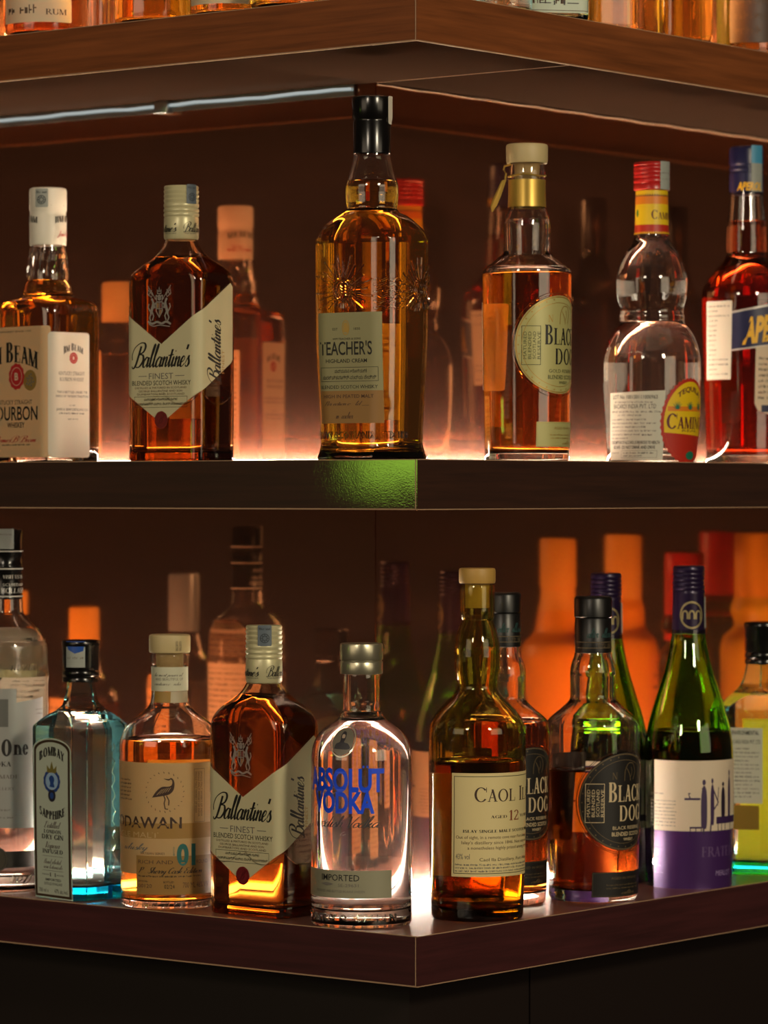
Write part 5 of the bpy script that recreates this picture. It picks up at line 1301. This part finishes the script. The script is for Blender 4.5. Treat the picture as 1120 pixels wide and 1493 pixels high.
BLK = paint('black_label', (26, 24, 22), .45); SIN = paint('cream_ink', (206, 186, 146), .5); DIM = paint('dim_gold_ink', (96, 80, 54), .5)
def bdog(px, t, yaw, sc, label, circ, small, dy, level, cap):
    k = lambda w: w*sc
    y = lambda v: 1330+(v-1330)*sc+dy
    b = Bottle('whisky_bottle', label, 'bottle', 'square-shouldered whisky bottles with round black labels', 'R', px, t, yaw, ZB,
      [(y(1328), k(63), 1, 1), (y(1300), k(65), 1, 1), (y(1150), k(67.5), 1, 1), (y(1062), k(68.7), 1, 1), (y(1054), k(68.3), 1, 1), (y(1049), k(65.5), 1, 1), (y(1040), k(56), 1, 1), (y(1030), k(44), 1, 1), (y(1022), k(36), 1, 1), (y(1016), k(33.4), 1, 1), (y(1000), k(33.4), 1, 1), (y(980), k(33.6), 1, 1), (y(966), k(31.5), 1, 1), (y(957), k(28), 1, 1), (y(948), k(26), 1, 1), (y(900), k(23), 1, 1)], CLEAR, glass('dark_red_amber_whisky', 1.36, (.84, .19, .015)), level, th=.0044, tb=.012)
    c0, c1, cw = cap
    h = c1-c0
    b.lathe('cap', [(c1, cw*.85), (c1-1, cw*.97), (c0+h*.40, cw*.97), (c0+h*.38, cw*.93), (c0+h*.36, cw), (c0+h*.05, cw), (c0+h*.02, cw*.96), (c0, cw*.86)], CAPSATIN)
    cp = b.cprof([(c1, cw*.985), (c0+h*.38, cw*.985), (c0+h*.36, cw*1.01), (c0, cw*1.01)])
    f = Flat(); hh = b.p.half(b.z(c1-4))*.5; Z = b.z
    for q in (.80, .90): f.rect(-.07, Z(c0+h*(q+.007)), .07, Z(c0+h*(q-.007)), DIM, .0003)
    um = b.u(px+cw*.35, c0+h*.7, cp)
    f.text('Walter Millard', um-.014, um+.02, Z(c0+h*.72), Z(c0+h*.56), paint('teal_foil', (60, 92, 90), .35, .4), 'script'); f.text('ESTD 1883', um-.002, um+.016, Z(c0+h*.885), Z(c0+h*.825), DIM, 'sans')
    b.art('cap_print', f, cp)
    oval_dog(b, circ[0], circ[1], circ[2], small[1], small[2], BLK, DIM, SIN, SIN, 1, (small[0],))
    return b
bdog(865, .055, -42, 1.0, 'square-shouldered whisky bottle with round black label at the front, beside the purple-label wine', (843.5, 1164, 70.5), (863, 1265, 1301), 0, 1120.5, (869, 952, 27.6))
bdog(735, .108, -40, .955, 'square-shouldered whisky bottle with round black label, half hidden behind the olive malt bottle', (713, 1153, 67.5), (733, 1251, 1286), -13, 1052, (863.5, 943, 25.2))

PUR = paint('purple_label', (74, 42, 102), .32, .3, trans=.05); PURD = paint('purple_deep_ink', (52, 28, 74), .5); CAPPUR = paint('purple_capsule', (36, 22, 54), .28, .3); ROSE = paint('rosy_cream_paper', (226, 208, 182), .5, trans=.12); LIL = paint('lilac_ink', (150, 128, 176), .5)
def merlot(px, t, yaw, sc, dy, label, front=True):
    k = lambda w: w*sc
    y = lambda v: 1300+(v-1300)*sc+dy
    b = Bottle('wine_bottle', label, 'bottle', 'green wine bottles with purple labels', 'R', px, t, yaw, ZB,
      [(y(1303), k(62.5), 1, 1), (y(1290), k(64.8), 1, 1), (y(1150), k(65), 1, 1), (y(1095), k(64.6), 1, 1), (y(1078), k(63.2), 1, 1), (y(1060), k(60), 1, 1), (y(1040), k(55), 1, 1), (y(1010), k(46), 1, 1), (y(980), k(36.6), 1, 1), (y(950), k(29.6), 1, 1), (y(925), k(25.2), 1, 1), (y(900), k(23), 1, 1), (y(850), k(20.5), 1, 1)], GRNG, WINE, y(1064), th=.0036, tb=.010, punt=.02)
    Z = lambda v: b.z(y(v)); Y = y
    P = [(Y(924), k(23)), (Y(923.5), k(24.6)), (Y(900), k(24)), (Y(866), k(23.2))]
    for i in range(5): P += [(Y(862-i*6.5), k(23.6)), (Y(860-i*6.5), k(22.4)), (Y(857.5-i*6.5), k(23.4))]
    P += [(Y(828), k(23)), (Y(825.5), k(22)), (Y(824.7), k(19))]
    b.lathe('screw_cap', P, CAPPUR)
    cp = b.cprof([(Y(924), k(24.8)), (Y(900), k(24.2)), (Y(824), k(23.6))])
    f = Flat(); um = b.u(px+k(4.5), Y(896), cp); r = k(18)*b.m
    FG = paint('foil_gold', (150, 136, 96), .4, .4)
    f.ringd(um, Z(896), r, r*1.12, r*.16, FG, .0004, n=40)
    for q in (-.55, 0, .55): f.line(catmull([(um+r*(q-.2), Z(902)), (um+r*(q-.18), Z(893)), (um+r*(q+.0), Z(890)), (um+r*(q+.18), Z(893)), (um+r*(q+.2), Z(902))]), r*.14, FG)
    f.line([(um-r*.8, Z(903)), (um+r*.8, Z(903))], r*.12, FG)
    um2 = b.u(px+k(22.2), Y(890), cp); f.rect(um2, Z(915), um2+.014, Z(870), STRIP, .0003)
    b.art('cap_print', f, cp)
    f = Flat(); U = lambda x: b.u(px+k(x-1004.5), Y(1180))
    hh = b.p.half(Z(1180))*.5
    uL, uR = -hh*1.15, hh*1.15
    f.rect(uL, Z(1206), uR, Z(1104.5), ROSE); f.rect(uL, Z(1291), uR, Z(1206), PUR)
    def fig(x, top, bot, w, mat=PURD, arm=None):
        u = U(x); h = Z(top)-Z(bot)
        f.blob([(u-w*.5, Z(bot)), (u+w*.5, Z(bot)), (u+w*.62, Z(bot)+h*.4), (u+w*.5, Z(bot)+h*.72), (u+w*.18, Z(bot)+h*.84), (u-w*.18, Z(bot)+h*.84), (u-w*.5, Z(bot)+h*.7), (u-w*.6, Z(bot)+h*.4)], mat, .0005)
        f.disc(u, Z(bot)+h*.92, w*.34, h*.06, mat, .0005, 14)
        if arm: f.line([(u-w*.1, Z(bot)+h*.8)]+[(U(p), Z(q)) for p, q in arm], .0016, mat, .0005)
    fig(1026.5, 1130, 1201, .0058, arm=((1004, 1152), (1006, 1158)))
    fig(1038.5, 1128.5, 1196, .0038, arm=((1047, 1165), (1041, 1175)))
    fig(1054, 1135, 1188, .0050, paint('ink_violet_black', (34, 22, 44), .5)); fig(1062.5, 1118, 1190, .0040); fig(1072, 1125, 1196, .0052); fig(1083, 1130, 1195, .005)
    f.rect(U(998), Z(1161), U(1021), Z(1158), PURD, .0005); f.line([(U(1047.5), Z(1143)), (U(1046), Z(1170))], .0008, PURD, .0005)
    f.rect(U(1044.5), Z(1196), U(1090), Z(1186), PURD, .0006)
    for x in (1047, 1052, 1057, 1064, 1071, 1080): f.line([(U(x), Z(1188)), (U(x), Z(1207))], .0008, PURD, .0006)
    f.rect(U(1006), Z(1202), U(1024), Z(1199.5), PURD, .0006)
    for x in (1007, 1015, 1023): f.line([(U(x), Z(1201)), (U(x), Z(1214 if x < 1010 else 1208))], .0008, PURD, .0006)
    f.line([(U(1026), Z(1198)), (U(1026.5), Z(1211))], .0016, PURD, .0006); f.line([(U(1037), Z(1190)), (U(1036), Z(1211))], .0016, PURD, .0006)
    for i in range(10):
        if i != 1: f.words(U(942), U(970 if i == 0 else 986), Z(1153.5+i*5.1), .0016, GREY, 80+i)
    f.text('WINE OF INDIA', U(942.5)-.003, U(942.5), Z(1140), Z(1112), GREY, 'sans', rot=90)
    f.text('FRATELLI', U(1024), U(1024)+.058, Z(1243), Z(1229), paint('plum_ink', (98, 72, 120), .5), 'serif')
    f.text('MERLOT', U(1045), U(1045)+.024, Z(1271), Z(1263.5), LIL, 'sans', shear=.1)
    for x, v in ((957, 1232), (957, 1245), (957, 1258)): f.words(U(x), U(x+8), Z(v), .0018, LIL, int(v))
    f.words(U(936), U(948), Z(1267.5), .0016, LIL, 3); f.words(U(956), U(970), Z(1268), .0016, LIL, 4)
    b.art('label', f)
    return b
merlot(1004.5, .050, -44, 1.0, 0, 'green wine bottle with purple and cream figure label, foremost of the two')
merlot(884, .150, -50, .965, -6, 'green wine bottle standing behind the black-label whisky, its purple cap showing above')

b, Z = sapphire(1113, .056, 20, 'pale blue square gin bottle with import sticker on lowest shelf, cut by right edge', 'R', dy=-26)
f = Flat(); u0, u1 = b.u(1062, 1110), b.u(1112, 1110); Zr = b.z; IP = MATS['import_sticker']
f.rect(u0, Zr(1167), u1, Zr(1058), IP, .0003); wd = u1-u0
f.text('ENVIRONMENTAL', u0+wd*.1, u1-wd*.1, Zr(1068), Zr(1062), K, 'sans', .01); f.text('BACARDI INDIA PVT. LTD', u0+wd*.06, u1-wd*.06, Zr(1081), Zr(1075), K, 'sans')
for k in range(13): f.words(u0+wd*.06, u1-wd*(.08 if k % 3 else .3), Zr(1089+k*5.8), .0021, K if k in (7, 8) else GREY, 90+k)
b.art('import_sticker', f)
f = Flat(); f.rect(b.u(1066, 1190), Zr(1205), b.u(1107, 1190), Zr(1170), paint('ochre_patch', (150, 120, 40), .5, trans=.3), .0003); b.art('back_label', f)
hx, hy, r = b.p.at(Zr(1200)); h = b.p.half(Zr(1150))
f = Flat(); f.rect(h-.028, .006, h+.028, Zr(1050), paint('lemon_back_label', (240, 206, 40), .5, trans=.45), .0003); b.art('reverse_label', f)
# ------------------------------------------------------------------ bottle bases on the top shelf and bottles seen only as reflections
def simple(name, label, side, px, t, w, shelf, height, neck, gl, liq, lvl, capm, paper=None, lab=(.25, .75), q=1, rho=1, yaw=0, grp=None, art=None, caph=.05, backp=None, backspan=(.12, .62), capw=None, wrapm=None, hoff=0):
    """plain bottle given in metres: w = body width, neck = neck width"""
    k = (px-HX)/F
    ax, ay, bx, by = (Lx, Ly, Rx, Ry) if side == 'L' else (Rx, Ry, Lx, Ly)
    ss = (k*(C[1]+t*by)-C[0]-t*bx)/(ax-k*ay); Y = C[1]+ss*ay+t*by; m = Y/F
    yb = HY-(shelf-CZ)/m; P = lambda z: yb-z/m
    a, n = w/2/m, neck/2/m; H = height
    rows = [(P(0), a*.97, q, rho), (P(.012), a, q, rho), (P(H*.60), a, q, rho), (P(H*.645), a*.92, q, rho), (P(H*.69), a*.62, (q+1)/2, (rho+1)/2), (P(H*.74), n*1.25, 1, 1), (P(H*.80), n*1.02, 1, 1), (P(H-.006), n*.92, 1, 1)]
    b = Bottle(name, label, 'bottle', grp, side, px, t, yaw, shelf, rows, gl, liq, P(H*lvl), th=.0032, tb=.0045)
    cw = (capw/2/m) if capw else n*1.08
    b.lathe('cap', [(P(H-caph), n*.98), (P(H-caph)-.3, cw), (P(H-.004), cw), (P(H-.001), cw*.95), (P(H), cw*.82)], capm)
    if wrapm:
        f = Flat(); hh = b.p.half(H*.8)*.99; f.rect(-hh, H*.76, hh, H-caph-.001, wrapm, .0006); b.art('neck_label', f)
    if paper:
        f = Flat(); hw = min(b.p.half(H*.4)*.30, .05); z0, z1 = H*lab[0], H*lab[1]
        f.rect(-hw, z0, hw, z1, paper, r=.002); f.para(-hw*.8, hw*.8, z1-.006, z0+.006, 7, BROWN, int(px) % 97)
        if art: art(f, hw, z0, z1)
        b.art('label', f)
    if backp:
        f = Flat(); h = b.p.half(H*.4); hw = h*.27; f.rect(h-hw, H*backspan[0], h+hw, H*backspan[1], backp, r=.002); f.para(h-hw*.85, h+hw*.85, H*backspan[1]-.006, H*backspan[0]+.006, 14, BROWN, 5+int(px) % 31); b.art('back_label', f)
    return b
ROS = glass('rose_spirit', 1.36, (.97, .52, .36)); AMB = glass('amber_spirit', 1.36, (.99, .62, .08)); RUS = glass('rust_spirit', 1.36, (.90, .30, .08)); ORG = glass('orange_liqueur', 1.36, (.99, .50, .04))
GREENL = paint('mint_paper', (202, 214, 196), .5); 
G = 'bottle bases along the top shelf'
def black_logo(f, hw, z0, z1): f.blob([(-hw*.9, z0-.004), (hw*.3, z0-.006), (hw*.9, z0+.012), (hw*.9, z0+.03), (-hw*.9, z0+.03)], K, .0006); f.line(catmull([(-hw*.9, z0-.006), (hw*.3, z0-.008), (hw*.96, z0+.012)]), .001, GOLD, .0008)
def ten(f, hw, z0, z1): f.text('1820', -hw*.5, hw*.4, z0+.004, z0+.012, YEL, 'sans', .03, .0007); f.rect(-hw, z0, hw, z0+.03, paint('leaf_band', (120, 132, 30), .5, trans=.2), .0004)
def rum(f, hw, z0, z1): f.text('RUM', hw*.3, hw*.85, z0+.008, z0+.014, BROWN, 'serif', off=.0006)
def ginb(f, hw, z0, z1):
    f.frame(-hw*.94, z0+.002, hw*.94, z1, .0006, BROWN, .0005); f.text('Hand selected', -hw*.5, hw*.5, z0+.018, z0+.024, K, 'script', off=.0006); f.text('1761', -hw*.2, hw*.2, z0+.008, z0+.0125, K, 'serif', off=.0006); f.rect(-hw*.6, z0+.0095, -hw*.25, z0+.0105, K, .0006); f.rect(hw*.25, z0+.0095, hw*.6, z0+.0105, K, .0006)
simple('rum_bottle', 'rust-coloured bottle base with wide beige label, leftmost in view on the top shelf', 'L', 66, .05, .090, ZT, .29, .034, CLEAR, RUS, .62, CAPBLACK, CREAM, (.045, .5), yaw=5, grp=G, art=rum)
simple('liqueur_bottle', 'peach-pink bottle base on the top shelf between the beige label and the amber bottle', 'L', 156, .10, .040, ZT, .24, .028, CLEAR, ROS, .7, CAPBLACK, None, yaw=0, grp=G)
simple('whisky_bottle', 'amber bottle base with black swoosh label at upper left on the top shelf', 'L', 226, .05, .086, ZT, .28, .034, CLEAR, AMB, .7, CAPBLACK, None, yaw=25, grp=G, art=None)
def swoosh(b_): pass
bb = [o for o in bpy.data.objects if o.get('label', '').startswith('amber bottle base with black')][0]
simple('whisky_bottle', 'amber bottle base with cream label next to a yellow-green label on the top shelf', 'L', 332, .05, .078, ZT, .29, .034, CLEAR, AMB, .7, CAPBLACK, CREAM, (.04, .5), yaw=14, grp=G)
simple('whisky_bottle', 'bottle base with yellow-green label and yellow numerals on the top shelf', 'L', 424, .045, .082, ZT, .29, .034, CLEAR, AMB, .7, CAPBLACK, YEL, (.035, .5), yaw=10, grp=G, art=ten)
simple('gin_bottle', 'clear bottle base just right of the top shelf corner', 'R', 732, .05, .062, ZT, .26, .03, BLUEG, WATER, .7, CAPBLACK, None, yaw=-20, grp=G)
simple('gin_bottle', 'bottle base with pale green framed label on the right run of the top shelf', 'R', 806, .045, .072, ZT, .27, .03, BLUEG, WATER, .7, CAPBLACK, GREENL, (.03, .5), q=.85, rho=.3, yaw=-8, grp=G, art=ginb)
simple('whisky_bottle', 'orange bottle base beside the pale green label on the top shelf', 'R', 884, .06, .066, ZT, .29, .034, CLEAR, ORG, .75, CAPBLACK, None, q=.9, rho=.4, yaw=-20, grp=G)
simple('whisky_bottle', 'wide orange bottle base in the upper right, left of the black label', 'R', 985, .055, .082, ZT, .29, .034, CLEAR, ORG, .75, CAPBLACK, None, q=.8, rho=.3, yaw=-25, grp=G)
simple('whisky_bottle', 'orange bottle base with square black label at the upper right corner', 'R', 1094, .055, .076, ZT, .29, .034, CLEAR, AMB, .75, CAPBLACK, paint('dark_brown_label', (70, 46, 34), .5), (.055, .5), yaw=-6, grp=G)
# label for the amber swoosh bottle is wrapped on its own surface
for o in list(bpy.data.objects):
    if o.get('label', '').startswith('amber bottle base with black'):
        pass

R_ = 'bottles outside the frame, reflected in the wall panels'
OP = paint('orange_cap_paper', (255, 180, 66), .5); RDC = paint('scarlet_cap', (190, 20, 20), .4); ORP = paint('orange_back_paper', (255, 160, 60), .55, trans=.2); TANP = paint('tan_back_paper', (255, 196, 120), .6, trans=.2)
# left of the frame, lowest shelf
simple('vodka_bottle', 'grey-capped bottle mirrored in the lower left panel above the bird-label whisky', 'L', -95, .05, .088, ZB, .335, .034, CLEAR, WATER, .6, paint('grey_cap', (150, 160, 166), .3, .5), None, grp=R_, backp=TANP, backspan=(.06, .64), caph=.07)
simple('whisky_bottle', 'orange-capped bottle mirrored in the lower left panel above the square gin bottle', 'L', -225, .06, .085, ZB, .292, .034, CLEAR, RUS, .6, OP, None, grp=R_, backp=TANP, caph=.05)
simple('whisky_bottle', 'orange-capped bottle mirrored in the lower left panel beside the silver-label vodka', 'L', -330, .06, .085, ZB, .31, .034, CLEAR, RUS, .6, OP, None, grp=R_, backp=None, caph=.03)
# left of the frame, middle shelf
simple('whisky_bottle', 'yellow-labelled bottle mirrored beside the square bourbon bottle on the middle shelf', 'L', -105, .10, .09, ZM, .22, .034, CLEAR, AMB, .6, CORK, None, grp=R_, backp=paint('pale_gold_back', (250, 214, 150), .6, trans=.3), backspan=(.06, .62))
# right of the frame, middle shelf
DG = glass('dark_green_glass', 1.5, (.25, .30, .06), .004)
simple('wine_bottle', 'dark wine bottle mirrored between the gold-green whisky and the tequila bottle', 'R', 1232, .075, .076, ZM, .335, .031, DG, WINE, .62, CAPBLACK, None, grp=R_, caph=.065)
simple('wine_bottle', 'dark wine bottle mirrored faintly to the right of the tequila bottle neck', 'R', 1345, .075, .076, ZM, .335, .031, DG, WINE, .62, CAPBLACK, None, grp=R_, caph=.065)
simple('liqueur_bottle', 'short red-labelled bottle mirrored low behind the tequila bottle', 'R', 1250, .175, .05, ZM, .19, .028, CLEAR, AMB, .6, RDC, None, grp=R_, backp=paint('scarlet_back', (220, 40, 30), .5), backspan=(.2, .6), yaw=-20)
# right of the frame, lowest shelf
simple('liqueur_bottle', 'orange-necked bottle mirrored above the half-hidden black-label whisky', 'R', 1222, .055, .095, ZB, .375, .042, paint('orange_coated_glass', (255, 160, 22), .4), None, .62, OP, None, grp=R_, backp=ORP, caph=.062, wrapm=OP, backspan=(.05, .5))
simple('liqueur_bottle', 'orange bottle mirrored between the two purple wine caps', 'R', 1312, .055, .090, ZB, .378, .044, paint('orange_coated_glass', (255, 160, 22), .4), None, .66, OP, None, grp=R_, backp=ORP, caph=.10, backspan=(.05, .6))
simple('wine_bottle', 'red-capped dark bottle mirrored left of the foremost purple wine cap', 'R', 1172, .170, .066, ZB, .357, .046, DG, WINE, .62, RDC, None, grp=R_, caph=.11)
simple('wine_bottle', 'red-capped dark bottle mirrored right of the foremost purple wine cap', 'R', 1417, .07, .076, ZB, .38, .05, DG, WINE, .62, RDC, None, grp=R_, caph=.11)
simple('liqueur_bottle', 'yellow-orange bottle mirrored above the right-hand square gin bottle', 'R', 1272, .172, .095, ZB, .38, .055, paint('golden_coated_glass', (255, 205, 40), .4), None, .66, paint('golden_cap', (255, 176, 40), .5), None, grp=R_, backp=paint('golden_back', (255, 170, 30), .55, trans=.3), caph=.09, backspan=(.05, .62))
